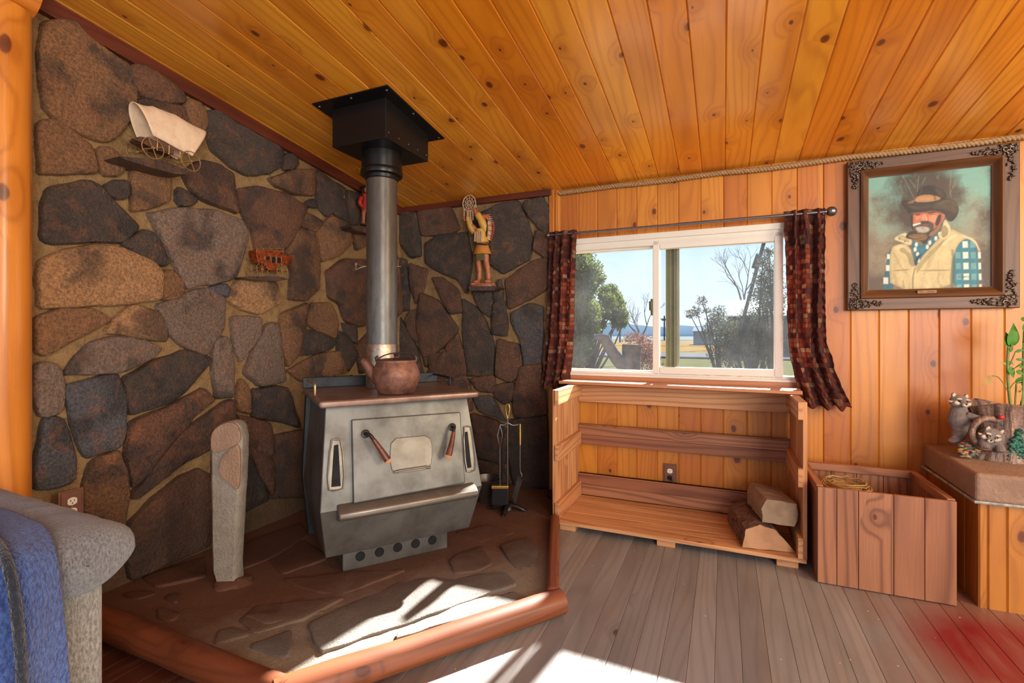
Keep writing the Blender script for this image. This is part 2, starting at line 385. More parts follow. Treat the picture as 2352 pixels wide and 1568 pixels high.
def curtain_mat(name, k):
    t = NT(name); uv = t.uv(); u2 = t.map(uv, (1, 1, 1))
    wob = t.n('VectorMath', {0: t.n('TexNoise', {'Vector': uv, 'Scale': 9.0, 'Detail': 2.0}).outputs['Color'], 1: (.25, .25, 0)}, operation='MULTIPLY').outputs[0]
    uw = t.n('VectorMath', {0: u2, 1: wob}, operation='ADD').outputs[0]
    fl = t.n('VectorMath', {0: uw}, operation='FLOOR').outputs[0]; fr = t.n('VectorMath', {0: uw}, operation='FRACTION').outputs[0]
    wn = t.n('TexWhiteNoise', {'Vector': fl}, noise_dimensions='2D').outputs['Value']
    c = t.ramp(wn, [(0, lin(120, 44, 40)), (.22, lin(150, 70, 48)), (.4, lin(74, 40, 44)), (.55, lin(176, 104, 72)), (.7, lin(52, 42, 54)), (.82, lin(196, 160, 122)), (.92, lin(104, 50, 40))], 'CONSTANT')
    s = t.n('SeparateXYZ', {0: fr}); gx = t.math('LESS_THAN', s.outputs[0], .14); gy = t.math('LESS_THAN', s.outputs[1], .16)
    c = t.mix(t.math('MULTIPLY', t.math('MAXIMUM', gx, gy), .75), c, lin(58, 28, 38))
    n1 = t.noise(t.map(uv, (6, 3, 1)), 1.5, 4, .7)
    c = t.mix(t.math('MULTIPLY', t.maprange(n1, .45, .7), .55), c, lin(150, 104, 84)); n3 = t.noise(t.map(uv, (2.2, 9, 1)), 1.6, 4, .75); c = t.mix(t.math('MULTIPLY', t.maprange(n3, .45, .62), .6), c, lin(58, 34, 40))
    c = t.mix(.3, c, lin(126, 86, 72)); c = t.mix(1.0, c, (k, k, k*1.05, 1), 'MULTIPLY')
    b = t.n('BsdfDiffuse', {'Color': c, 'Roughness': .5}); tr = t.n('BsdfTranslucent', {'Color': c})
    bp = t.n('Bump', {'Strength': .8, 'Distance': .004, 'Height': n1}); t.t.links.new(bp.outputs[0], b.inputs['Normal'])
    mx = t.n('MixShader', {0: .45, 1: b.outputs[0], 2: tr.outputs[0]}); t.t.links.new(mx.outputs[0], t.out.inputs[0]); return t.m
M['curtl'] = curtain_mat('patchwork_curtain', 1.0)
def glass_mat():
    t = NT('dusty_glass'); o = t.obj(); n1 = t.noise(o, 6, 4, .6)
    tr = t.n('BsdfTransparent', {'Color': (.97, .985, .98, 1)}); df = t.n('BsdfTranslucent', {'Color': (.9, .93, .95, 1)}); gl = t.n('BsdfGlossy', {'Roughness': .02, 'Color': (1, 1, 1, 1)})
    m1 = t.n('MixShader', {0: t.maprange(n1, .3, .7, .006, .016), 1: tr.outputs[0], 2: df.outputs[0]})
    fr = t.n('Fresnel', {'IOR': 1.35})
    m2 = t.n('MixShader', {0: t.math('MULTIPLY', fr.outputs[0], .7), 1: m1.outputs[0], 2: gl.outputs[0]}); t.t.links.new(m2.outputs[0], t.out.inputs[0]); return t.m
M['glass'] = glass_mat()

# ------------------------------------------------------------------ planked surfaces
def plank(mb, o, al, ac, nr, l0, l1, a0, a1, c0=.004, c1=.004, dp=.004, mi=0):
    o, al, ac, nr = V(o), V(al), V(ac), V(nr)
    P = lambda l, a, h: o+al*l+ac*a+nr*h
    prof = []
    if c0: prof.append((a0, -dp))
    prof.append((a0+c0, 0)); prof.append((a1-c1, 0))
    if c1: prof.append((a1, -dp))
    vs = []; fs = []; uvs = []
    for a, h in prof: vs += [P(l0, a, h), P(l1, a, h)]
    fl = al.cross(ac).dot(nr) > 0
    for i in range(len(prof)-1):
        f = (2*i, 2*i+1, 2*i+3, 2*i+2); q = [(l0, prof[i][0]), (l1, prof[i][0]), (l1, prof[i+1][0]), (l0, prof[i+1][0])]
        if not fl: f = f[::-1]; q = q[::-1]
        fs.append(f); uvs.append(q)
    mb.add(vs, fs, uvs, mi, None, grain=True)

# floor
mb = MB(); w = .0826; x = -3.0
while x < 4.2:
    ys = [-3.0, R_(-1.5, 1.0), 3.3] if random.random() < .3 else [-3.0, 3.3]
    for a, b in zip(ys[:-1], ys[1:]): plank(mb, (0, 0, 0), (0, 1, 0), (1, 0, 0), (0, 0, 1), a, b, x, x+w, .0016, .0016, .002)
    x += w
# slab underneath keeps the boards from being open at the seams
mb.boxp((-3.2, -3.0, -.2), (4.3, 3.3, -.003))
struct(mb.build('floor', M['floor']))

# ceiling
mb = MB(); w = .1237; k0 = -18
cn = V((0, -CSL, -1)).normalized(); cal = V((0, -1, CSL)); 
for k in range(-18, 34):
    a = -.1144+k*w
    if a+w < WX-.05: continue
    ys = [-.05, 6.2]
    plank(mb, (0, WY, CZ0), cal, (1, 0, 0), cn, ys[0], ys[1], a, a+w, .0045, .0045, .005)
mb.prism([V((WX-.3, WY+.3, CZ0+.006-.3*CSL)), V((4.2, WY+.3, CZ0+.006-.3*CSL)), V((4.2, -3.2, CZ0+.006+6.3*CSL)), V((WX-.3, -3.2, CZ0+.006+6.3*CSL))], (0, 0, .2))
struct(mb.build('ceiling', M['ceil']))

# pine back wall with the window opening
OX0, OX1, OZ0, OZ1 = -.985, .475, .835, 1.695
mb = MB(); w = .1243; a = .249-11*w
def wplank(x0, x1, c0, c1):
    def st(xa, xb, ca, cb, z0, z1): plank(mb, (0, WY, 0), (0, 0, 1), (1, 0, 0), (0, -1, 0), z0, z1, xa, xb, ca, cb, .005)
    ct = CZ0+.01
    if x1 <= OX0 or x0 >= OX1: st(x0, x1, c0, c1, 0, ct); return
    if x0 < OX0: st(x0, OX0, c0, 0, 0, ct); x0 = OX0; c0 = 0
    xe = x1; ce = c1
    if x1 > OX1: xe = OX1; ce = 0
    st(x0, xe, c0, ce, 0, OZ0); st(x0, xe, c0, ce, OZ1, ct)
    if x1 > OX1: st(OX1, x1, 0, c1, 0, ct)
while a < 4.2:
    x0 = max(a, -1.07)
    if a+w > -1.07: wplank(x0, a+w, .005 if x0 == a else 0, .005)
    a += w
# outer shell of the wall
for x0, x1, z0, z1 in ((-2.6, OX0, -.3, 2.3), (OX1, 4.3, -.3, 2.3), (OX0, OX1, -.3, OZ0), (OX0, OX1, OZ1, 2.3)):
    mb.boxp((x0, WY+.006, z0), (x1, WY+.13, z1), g=2)
struct(mb.build('wall_back', M['pine']))

# ------------------------------------------------------------------ stone walls
BR, DK, LT, BL, RB, GY = lin(126, 90, 58)[:3], lin(64, 54, 48)[:3], lin(164, 124, 84)[:3], lin(76, 78, 84)[:3], lin(100, 66, 46)[:3], lin(120, 102, 90)[:3]
def stone(mb, pts, nrm, h, col, mi=1, grow=.008):
    nrm = V(nrm); pts = [V(p) for p in pts]
    q = []
    for i in range(len(pts)):
        a, b = pts[i], pts[(i+1) % len(pts)]; m = max(1, int((b-a).length/.035))
        for k in range(m): q.append(a.lerp(b, k/m))
    q = poly_smooth(q, 1)
    c = sum(q, V())/len(q)
    tan = nrm.orthogonal().normalized(); tb = nrm.cross(tan)
    q = [p+(tan*noise.noise(p*17)+tb*noise.noise(p*17+V((5, 3, 1))))*.006 for p in q]
    def inset(p, d):
        r = c-p; L = r.length; return p+r*(min(d, L*.85)/max(L, 1e-6))
    rings = [(-.007-grow, -.012), (-.004-grow, h*.4), (-.001-grow, h*.8), (.007-grow, h), (.045, h*1.08)]
    vs = []; n = len(q); tilt = V((R_(-.04, .04), R_(-.04, .04), R_(-.04, .04)))
    for d, hh in rings:
        for p in q:
            pp = inset(p, d); hz = hh+(noise.noise(pp*9)*.005+(pp-c).dot(tilt) if hh > 0 else 0)
            vs.append(pp+nrm*hz)
    vs.append(c+nrm*(h*1.1+noise.noise(c*9)*.004)); fs = []
    a = sum((q[i]-c).cross(q[(i+1) % n]-c).dot(nrm) for i in range(n)); fl = a < 0
    for r in range(len(rings)-1):
        for i in range(n):
            j = (i+1) % n; f = (r*n+i, r*n+j, (r+1)*n+j, (r+1)*n+i); fs.append(f[::-1] if fl else f)
    L = (len(rings)-1)*n
    for i in range(n):
        f = (L+i, L+(i+1) % n, len(vs)-1); fs.append(f[::-1] if fl else f)
    k = R_(.88, 1.12)
    mb.add(vs, fs, None, mi, tuple(x*k for x in col))

S_LEFT = [
 (Z1, BR, [(95,130),(230,110),(300,190),(440,300),(520,340),(555,480),(540,560),(500,640),(430,715),(370,715),(200,640),(110,560),(75,300)]),
 (Z1, RB, [(540,340),(620,350),(700,410),(800,480),(800,525),(700,520),(600,490),(560,450)]),
 (Z1, RB, [(590,510),(790,550),(830,640),(700,660),(560,570)]),
 (Z1, BR, [(830,510),(900,545),(915,620),(890,690),(840,650),(815,560)]),
 (Z1, DK, [(915,575),(1000,580),(1100,650),(1190,700),(1250,720),(1320,770),(1310,850),(1250,890),(1130,890),(1060,850),(960,770),(935,690)]),
 (Z1, DK, [(1335,800),(1370,800),(1390,840),(1350,870),(1325,870)]),
 (Z1, BR, [(75,640),(140,620),(220,670),(330,760),(350,880),(200,880),(80,890)]),
 (Z1, BR, [(380,770),(440,770),(500,830),(480,890),(390,895)]),
 (Z1, BR, [(550,880),(640,880),(735,910),(725,1030),(640,1060),(550,1080)]),
 (Z1, DK, [(780,970),(870,1030),(830,1055),(780,1045)]),
 (Z1, RB, [(820,880),(900,830),(980,850),(1050,900),(1080,1095),(960,1040),(870,1000),(820,930)]),
 (Z1, DK, [(120,980),(300,940),(370,970),(450,1060),(565,1170),(490,1245),(350,1230),(130,1250),(80,1220),(100,1080)]),
 (Z1, DK, [(400,960),(480,930),(520,960),(510,1010),(440,1010)]),
 (Z1, GY, [(630,1100),(800,1080),(960,1090),(1110,1140),(1135,1210),(1100,1330),(1060,1430),(820,1475),(770,1360),(690,1210)]),
 (Z1, DK, [(500,1255),(620,1190),(660,1230),(715,1360),(640,1345),(560,1300)]),
 (Z1, LT, [(90,1340),(180,1300),(340,1270),(470,1280),(640,1350),(685,1400),(670,1540),(560,1551),(300,1566),(80,1586),(70,1440)]),
 (Z1, BR, [(700,1400),(760,1400),(800,1470),(780,1530),(690,1530)]),
 (Z1, RB, [(1100,975),(1210,965),(1340,1005),(1440,1070),(1390,1180),(1320,1275),(1185,1280),(1160,1170),(1095,1060)]),
 (Z1, BR, [(1250,920),(1380,880),(1475,870),(1470,1000),(1380,990),(1290,960)]),
 (Z1, DK, [(1495,880),(1600,950),(1640,970),(1580,1080),(1550,1110),(1500,1060)]),
 (Z1, DK, [(1440,1040),(1480,1030),(1490,1070),(1450,1060)]),
 (Z1, BR, [(1440,1100),(1510,1140),(1480,1190),(1410,1160)]),
 (Z1, BR, [(1560,1120),(1640,1150),(1660,1250),(1600,1310),(1520,1340),(1490,1200)]),
 (Z1, DK, [(1580,1090),(1630,1020),(1645,1140),(1600,1110)]),
 (Z1, DK, [(1650,985),(1700,1000),(1700,1150),(1660,1150)]),
 (Z1, BR, [(1680,1180),(1740,1190),(1745,1260),(1700,1280)]),
 (Z1, BR, [(1390,1190),(1470,1200),(1495,1300),(1500,1480),(1430,1540),(1350,1530),(1370,1400),(1340,1300)]),
 (Z1, RB, [(1550,1400),(1640,1335),(1750,1345),(1800,1450),(1800,1670),(1700,1670),(1640,1640),(1615,1560),(1560,1530)]),
 (Z1, RB, [(1720,1000),(1820,1050),(1830,1200),(1760,1240),(1730,1150)]), (Z1, DK, [(1780,1270),(1870,1230),(1900,1330),(1800,1400)]),
 (Z1, RB, [(1830,1430),(1920,1380),(1930,1600),(1840,1680)]),
 (Z2, GY, [(830,60),(930,30),(1010,80),(1000,230),(960,290),(915,365),(820,320),(750,270),(720,200),(680,120)]),
 (Z2, BL, [(940,25),(1030,5),(1025,70)]),
 (Z2, LT, [(1050,60),(1090,-10),(1180,-25),(1280,0),(1300,100),(1200,150),(1110,130),(1040,90)]),
 (Z2, BR, [(60,180),(200,140),(330,140),(430,190),(350,230),(220,290),(120,365),(60,340)]),
 (Z2, LT, [(410,250),(500,150),(560,120),(660,150),(715,220),(715,300),(560,270)]),
 (Z2, GY, [(200,470),(250,400),(340,310),(450,285),(600,300),(685,340),(640,380),(520,440),(350,460)]),
 (Z2, DK, [(510,490),(620,430),(800,355),(900,370),(940,400),(800,560),(720,610),(540,670),(520,560)]),
 (Z2, BL, [(200,540),(360,500),(460,475),(500,600),(495,760),(480,830),(300,890),(260,760),(220,620)]),
 (Z2, GY, [(50,440),(90,420),(160,440),(180,520),(180,650),(70,680),(50,560)]),
 (Z2, BL, [(90,700),(180,700),(230,900),(240,1000),(150,1040),(45,1055),(60,900)]),
 (Z2, RB, [(540,720),(700,660),(900,545),(960,600),(850,690),(750,800),(600,980),(540,1040),(520,860)]),
 (Z2, RB, [(800,770),(900,700),(1000,620),(1060,600),(1060,800),(940,850),(830,900),(700,1000),(560,1110),(560,1060),(680,900)]),
 (Z2, BR, [(340,930),(460,860),(500,960),(510,1100),(500,1250),(400,1200),(310,1170),(300,1050)]),
 (Z2, RB, [(530,1240),(640,1130),(800,1000),(880,960),(940,1000),(945,1345),(700,1445),(540,1515),(520,1400)]),
 (Z2, GY, [(970,300),(1020,280),(1050,310),(1055,400),(1055,580),(980,580),(960,400)]),
 (Z2, GY, [(1060,180),(1200,180),(1200,260),(1150,330),(1100,400),(1080,330)]),
 (Z2, GY, [(1130,450),(1180,330),(1240,210),(1290,210),(1300,300),(1320,500),(1200,520),(1140,470)]),
 (Z2, BR, [(1310,170),(1440,110),(1420,250),(1390,370),(1340,420),(1310,300)]),
 (Z2, BR, [(1100,490),(1140,540),(1145,670),(1090,640),(1085,560)]),
 (Z2, DK, [(1170,545),(1330,540),(1360,640),(1400,740),(1280,700),(1170,690)]),
 (Z2, RB, [(1090,680),(1250,730),(1260,880),(1200,880),(1120,780)]),
 (Z2, BR, [(1450,210),(1470,110),(1560,110),(1600,200),(1590,280),(1500,240)]),
 (Z2, DK, [(1400,370),(1430,240),(1500,260),(1590,300),(1560,340)]),
 (Z2, DK, [(1600,250),(1640,270),(1700,370),(1650,450),(1610,380)]),
 (Z2, DK, [(1630,210),(1690,220),(1690,310),(1650,270)]),
 (Z2, BR, [(1345,450),(1480,380),(1600,350),(1640,460),(1420,500)]),
 (Z2, RB, [(1280,790),(1430,760),(1440,1090),(1270,1100)]),
 (Z2, DK, [(1110,900),(1150,900),(1240,1110),(1100,1170),(1080,1100)]),
 (Z2, RB, [(1150,840),(1260,920),(1260,1090),(1240,1070),(1180,950)]),
 (Z2, BR, [(960,860),(1060,830),(1090,1150),(1080,1220),(970,1260)]),
 (Z2, RB, [(1460,520),(1680,480),(1720,700),(1480,740)]), (Z2, RB, [(1460,770),(1720,740),(1750,1050),(1470,1080)]),
 (Z2, RB, [(1700,330),(1760,260),(1800,420),(1720,460)]), (Z2, RB, [(1740,500),(1900,480),(1900,900),(1760,900)]),
]
S_BACK = [
 (Z3, DK, [(600,660),(690,680),(700,790),(710,880),(660,890),(600,800)]), (Z3, RB, [(700,660),(850,640),(900,750),(850,775),(720,780)]),
 (Z3, DK, [(740,830),(800,790),(940,775),(960,900),(940,1070),(900,1000),(800,960),(740,920)]),
 (Z3, DK, [(970,700),(1100,640),(1200,620),(1240,720),(1260,800),(1250,900),(1120,970),(1060,920),(1040,800),(980,750)]),
 (Z3, DK, [(1235,620),(1320,600),(1345,660),(1340,780),(1290,730),(1230,650)]), (Z3, RB, [(1290,760),(1345,790),(1345,900),(1280,850)]),
 (Z3, RB, [(1140,1010),(1270,920),(1340,900),(1335,1050),(1250,1100),(1155,1150)]),
 (Z3, BL, [(1170,1180),(1260,1130),(1320,1150),(1310,1420),(1230,1435),(1215,1300),(1170,1220)]),
 (Z3, DK, [(1080,1130),(1130,1120),(1140,1280),(1070,1270)]),
 (Z3, DK, [(920,1110),(1000,1160),(1040,1240),(1070,1340),(1070,1480),(950,1480),(930,1300)]),
 (Z3, RB, [(720,1080),(800,1120),(890,1250),(880,1290),(800,1350),(740,1440),(710,1330),(700,1200)]),
 (Z3, RB, [(770,1000),(820,1000),(890,1060),(920,1160),(860,1170),(800,1060)]), (Z3, RB, [(660,1170),(700,1160),(700,1320),(660,1280),(640,1210)]),
 (Z3, RB, [(660,930),(700,950),(740,960),(720,1050),(690,1120),(665,1050)]), (Z3, DK, [(600,900),(640,920),(650,1150),(600,1160)]),
 (Z3, RB, [(1100,1310),(1200,1340),(1210,1480),(1150,1510),(1090,1480)]), (Z3, RB, [(840,1350),(900,1280),(930,1420),(940,1540),(880,1540)]),
 (Z3, DK, [(600,1180),(640,1260),(690,1360),(720,1470),(600,1470)]), (Z3, RB, [(750,1470),(840,1360),(830,1500),(780,1520)]),
 (Z3, DK, [(1080,1060),(1110,1010),(1120,1110),(1080,1110)]), (Z3, DK, [(975,1070),(1070,1060),(1060,1190),(1010,1150)]),
 (Z4, RB, [(1130,240),(1260,220),(1270,310),(1180,300)]), (Z4, RB, [(1280,280),(1380,260),(1400,330),(1330,380),(1280,340)]),
 (Z4, BL, [(1150,340),(1250,350),(1330,480),(1180,420)]), (Z4, RB, [(1390,360),(1430,170),(1550,150),(1580,440),(1400,460)]),
 (Z4, DK, [(1360,490),(1580,460),(1590,870),(1400,880),(1370,700)]), (Z4, RB, [(1140,450),(1290,500),(1340,560),(1330,740),(1180,700)]),
 (Z4, RB, [(1170,720),(1320,770),(1330,870),(1190,870)]),
 (Z4, RB, [(880,100),(1080,60),(1100,210),(900,230)]), (Z4, RB, [(940,260),(1110,240),(1130,420),(960,440)]), (Z4, DK, [(960,470),(1120,460),(1150,700),(970,700)]),
]
mb = MB()
def lw(i, j):
    y = lerp(.77, WY+.02, i); z = lerp(.02, ceil_z(y)+.02, j); p = V((WX, y, z))
    return p+V((1, 0, 0))*(noise.noise(p*7)*.006+noise.noise(p*31)*.003)
mb.grid(lambda i, j: lw(1-i, j), 110, 110)
for z, c, pl in S_LEFT:
    stone(mb, [onX(*z(*p), WX+.012) for p in pl], (1, 0, 0), R_(.016, .03), c)
# stones that stick out of the wall as small ledges
def ledge(pl, X, th, out, plane='x'):
    P = [onX(*q, X) for q in pl]; 
    mb.prism([p+V((0, 0, 0)) for p in P], (-out, 0, 0), mi=1, col=lin(70, 50, 40)[:3])
LEDGE_W = [ZW(*p) for p in [(200,1165),(700,1210),(1000,1255),(1450,1430),(1420,1500),(1180,1480),(700,1350),(260,1215)]]
ledge(LEDGE_W, WX+.135, .03, .16)
LEDGE_C = [ZC(*p) for p in [(260,1270),(420,1235),(1340,1235),(1610,1325),(1300,1375),(800,1360),(420,1310)]]
ledge(LEDGE_C, WX+.10, .03, .12)
LEDGE_F2 = [(806,517),(845,520),(880,528),(880,538),(838,534),(812,527)]
ledge(LEDGE_F2, WX+.14, .03, .16)
mb.prism([V((WX-.005, .77, -.05)), V((WX-.005, WY+.1, -.05)), V((WX-.005, WY+.1, ceil_z(WY)+.1)), V((WX-.005, .77, ceil_z(.77)+.1))], (-.25, 0, 0))
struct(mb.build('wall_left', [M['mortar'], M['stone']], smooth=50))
mb = MB(); BX1 = -1.062; BY = WY-.012
def bw(i, j):
    x = lerp(WX-.02, BX1, i); z = lerp(.02, CZ0+.01, j); p = V((x, BY, z)); return p+V((0, -1, 0))*(noise.noise(p*7)*.006+noise.noise(p*31)*.003)
mb.grid(bw, 60, 100)
mb.grid(lambda i, j: V((BX1, lerp(BY, WY, i), lerp(.02, CZ0, j))), 1, 1)
for z, c, pl in S_BACK:
    P = [onY(*z(*p), BY-.012) for p in pl]
    if min(p.x for p in P) < WX-.03: P = [V((max(p.x, WX+.01), p.y, p.z)) for p in P]
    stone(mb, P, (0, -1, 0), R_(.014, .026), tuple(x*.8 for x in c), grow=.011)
pl = [onY(*ZF(*p), BY-.115) for p in [(310,1335),(640,1325),(700,1345),(640,1385),(330,1385)]]
mb.prism(pl, (0, .13, 0), mi=1, col=lin(52, 44, 42)[:3])
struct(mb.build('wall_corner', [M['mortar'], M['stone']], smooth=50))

# ------------------------------------------------------------------ trims
mb = MB()   # dark board along the stone wall under the sloping ceiling
for (x0, y0, x1, y1) in ((WX-.01, .72, WX+.028, WY),):
    h = .06
    P = [V((x0, y0, ceil_z(y0)-h)), V((x0, y1, ceil_z(y1)-h)), V((x0, y1, ceil_z(y1)+.003)), V((x0, y0, ceil_z(y0)+.003))]
    mb.prism(P, (x1-x0, 0, 0), uvx=((0, 1, 0), (1, 0, 1)))
struct(mb.build('trim_1', M['trim'], bevel=.003))
mb = MB(); mb.boxp((WX, WY-.045, CZ0-.036), (-1.045, WY-.005, CZ0+.004), g=0); struct(mb.build('trim_2', M['trim'], bevel=.003))
mb = MB(); mb.boxp((-1.064, WY-.03, 0), (-1.028, WY-.002, CZ0+.004), g=2); mb.boxp((-1.026, WY-.014, 0), (-.998, WY-.001, CZ0), g=2); struct(mb.build('trim_3', M['pine'], bevel=.004))
mb = MB(); mb.boxp((-.955, WY-.012, .755), (.385, WY-.001, .784), g=0); struct(mb.build('trim_4', M['sillw'], bevel=.004))       # window sill board
mb = MB(); mb.boxp((-.99, WY-.024, .7855), (.48, WY-.001, .836), g=0); struct(mb.build('trim_5', M['sillw'], bevel=.002))

# ------------------------------------------------------------------ window
win = bpy.data.objects.new('window_1', None); COL.objects.link(win); win.location = (-.25, WY, .83); struct(win)
mb = MB(); yf0, yf1 = WY-.03, WY+.06
def bar(x0, x1, z0, z1, ya, yb): mb.boxp((x0, ya, z0), (x1, yb, z1))
bar(-1.0, .49, 1.632, 1.706, yf0+.012, yf1); bar(-1.0, .49, .822, .853, yf0+.012, yf1); bar(-1.0, -.955, .853, 1.632, yf0+.012, yf1); bar(.45, .49, .853, 1.632, yf0+.012, yf1)
bar(-1.0, .49, 1.672, 1.706, yf0-.004, yf0+.012); bar(-1.0, .49, .822, .836, yf0-.004, yf0+.012)
mb.build('window_frame', M['vinyl'], win, bevel=.003)
mb = MB(); ya, yb = WY-.012, WY+.03
bar(-.397, -.358, .84, 1.66, ya-.006, yb); bar(.262, .305, .84, 1.66, ya-.006, yb); bar(-.358, .262, 1.608, 1.66, ya-.006, yb); bar(-.358, .262, .84, .889, ya-.006, yb)
mb.build('middle_sash', M['vinyl'], win, bevel=.004)
mb = MB(); yb2 = WY+.05
bar(-.955, -.397, 1.60+.02, 1.634, WY+.02, yb2); bar(-.955, -.397, .851, .862, WY+.02, yb2)
mb.build('left_sash', M['vinyl'], win, bevel=.003)
for nm, a, b, y in (('pane', -.955, -.397, WY+.035), ('pane', -.358, .262, WY+.012), ('pane', .305, .45, WY+.035)):
    mb = MB(); mb.add([V((a, y, .855)), V((b, y, .855)), V((b, y, 1.63)), V((a, y, 1.63))], [(0, 1, 2, 3)]); mb.build(nm, M['glass'], win)
mb = MB()   # bronze stile of the outer storm frame
xa, xb = onY(1530, 700, WY+.1).x, onY(1561, 700, WY+.1).x
mb.boxp((xa, WY+.075, .84), (xb, WY+.115, 1.66)); mb.boxp((lerp(xa, xb, .3), WY+.068, .84), (lerp(xa, xb, .42), WY+.08, 1.66)); mb.boxp((lerp(xa, xb, .62), WY+.066, .84), (lerp(xa, xb, .72), WY+.08, 1.66))
mb.build('storm_stile', M['bronze'], win, bevel=.002)
mb = MB(); p = onY(1497, 705, WY-.02)
mb.boxp((p.x-.006, WY-.03, p.z-.05), (p.x+.006, WY+.03, p.z+.05)); mb.boxp((p.x-.014, WY-.038, p.z-.02), (p.x+.002, WY-.02, p.z+.035)); mb.build('latch', M['bronze'], win, bevel=.003)

# ------------------------------------------------------------------ rope along the ceiling line
mb = MB()
for k in range(3):
    pts = []; n = 620; x0, x1 = -.995, 2.1
    for i in range(n+1):
        x = lerp(x0, x1, i/n); a = x*2*math.pi/.05+k*2.094
        sag = -.006*abs(math.sin(x*5.0))-.004*noise.noise(V((x*3, 0, 0)))
        pts.append(V((x, WY-.022+.0075*math.cos(a), CZ0-.02+sag+.0075*math.sin(a))))
    mb.tube(pts, .0085, 6)
tag(mb.build('rope', M['rope'], smooth=60, base=(-.99, WY-.02, CZ0-.03)), 'tan twisted hemp rope strung along the top of the pine wall under the ceiling', 'rope')

# ------------------------------------------------------------------ hearth
hp = [V((WX, 1.05, 0)), V((-1.178, 1.045, 0)), V((-.628, 1.79, 0)), V((-1.045, 3.09, 0)), V((WX, 3.09, 0))]
hearth = thing('hearth', (-1.5, 2.1, 0), 'raised flagstone hearth pad with varnished log edging under the wood stove', 'hearth')
def in_poly(p, poly):
    c = False; n = len(poly)
    for i in range(n):
        a, b = poly[i], poly[(i+1) % n]
        if (a.y > p.y) != (b.y > p.y) and p.x < (b.x-a.x)*(p.y-a.y)/(b.y-a.y)+a.x: c = not c
    return c
mb = MB()
bm = bmesh.new(); vs = [bm.verts.new((p.x, p.y, HZ)) for p in hp]; bm.faces.new(vs)
bmesh.ops.triangulate(bm, faces=bm.faces[:])
for _ in range(5): bmesh.ops.subdivide_edges(bm, edges=bm.edges[:], cuts=1, use_grid_fill=True)
bm.verts.ensure_lookup_table(); bm.verts.index_update()
tv = []
for v in bm.verts:
    p = v.co.copy(); tv.append(p+V((0, 0, noise.noise(p*6)*.006+noise.noise(p*25)*.003)))
fs = []
for f in bm.faces:
    q = [v.index for v in f.verts]; fs.append(q if f.normal.z > 0 else q[::-1])
mb.add(tv, fs); bm.free()
mb.prism([p+V((0, 0, .0)) for p in hp], (0, 0, HZ-.015))
HG, HB = (.62, .66, .74), (.74, .70, .68)
S_H = [
 (Z10, HG, [(790,600),(1050,470),(1380,320),(1640,330),(1790,300),(1960,300),(2010,370),(1700,470),(1300,620),(860,770)]),
 (Z10, HG, [(440,730),(680,630),(695,720),(660,800)]), (Z10, HB, [(240,715),(260,640),(340,620),(450,660),(330,690)]),
 (Z10, HB, [(380,570),(470,490),(900,455),(1000,450),(780,560),(480,650)]), (Z10, HG, [(1915,140),(2090,100),(2140,180),(2130,330),(2090,335),(1990,250)]),
 (Z10, HB, [(640,335),(1000,300),(1360,285),(960,430),(720,370)]), (Z10, HB, [(1620,240),(1660,190),(1800,130),(1870,240),(1780,285),(1650,300)]),
 (Z10, HB, [(540,210),(740,90),(900,215),(640,300)]), (Z9, HB, [(1000,1100),(1150,1130),(1090,1180),(1010,1160)]),
 (Z9, HB, [(780,1010),(870,990),(1000,1000),(860,1040)]), (Z9, HB, [(1040,1020),(1140,1000),(1120,1060)]),
 (Z9, HB, [(900,900),(1300,760),(1300,900),(1000,960)]), (Z9, HB, [(1500,700),(1900,560),(1960,640),(1700,780),(1520,850)]),
 (Z9, HB, [(1550,1150),(1900,1080),(2060,1120),(1700,1200)]), (Z10, HB, [(1650,60),(1850,20),(2000,60),(1800,110)]),
 (Z10, HG, [(1330,640),(1700,490),(1990,400),(2090,440),(1700,560),(1300,700)]),
]
for z, c, pl in S_H: stone(mb, [onZ(*z(*p), HZ+.002) for p in pl], (0, 0, 1), .005, c, grow=.0)
mb.build('flagstone_slab', [M['hmortar'], M['hstone']], hearth, smooth=50)
def edge_log(a, b, r, zc, flat=False):
    m = MB(); n = 26; pts = []; rr = []
    for i in range(n+1):
        p = a.lerp(b, i/n); pts.append(V((p.x, p.y, zc))+V((0, 0, noise.noise(p*4)*.003))); rr.append(r*(1+.05*noise.noise(p*5)))
    m.tube(pts, rr, 18); return m
d1 = (hp[1]-hp[0]).normalized(); n1 = V((0, -1, 0)); d2 = (hp[2]-hp[1]).normalized(); n2 = V((d2.y, -d2.x, 0)); d3 = (hp[3]-hp[2]).normalized(); n3 = V((d3.y, -d3.x, 0))
edge_log(hp[0]+n1*.022, hp[1]+n1*.022+d1*.03, .048, .05).build('edge_log', M['hlog'], hearth, smooth=50)
edge_log(hp[1]+n2*.022-d2*.03, hp[2]+n2*.022+d2*.05, .048, .05).build('edge_log', M['hlog'], hearth, smooth=50)
m = MB(); L = .79; mid = hp[2]+d3*(L/2+.01)+n3*.022; ang = math.atan2(d3.y, d3.x)
m.box(V((mid.x, mid.y, .05)), (L, .05, .098), rotz(ang)); m.build('edge_board', M['hlog'], hearth, bevel=.015, seg=3)

# ------------------------------------------------------------------ log post and beam at the left edge
mb = MB(); pts = []; rr = []
for i in range(41):
    z = lerp(0, 2.17, i/40); pts.append(V((-2.205, .80, z))); rr.append(.085+.004*noise.noise(V((0, 0, z*3))))
mb.tube(pts, rr, 24)
tag(mb.build('log_post', M['log'], smooth=50, base=(-2.205, .80, 0)), 'varnished orange pine log post at the left end of the stone wall', 'post')
mb = MB(); mb.tube([V((-2.19, lerp(-1.2, .88, i/10), 2.262)) for i in range(11)], .092, 24)
tag(mb.build('log_beam', M['log'], smooth=50, base=(-2.19, -.2, 2.262)), 'varnished log beam resting on top of the log post under the ceiling', 'beam')

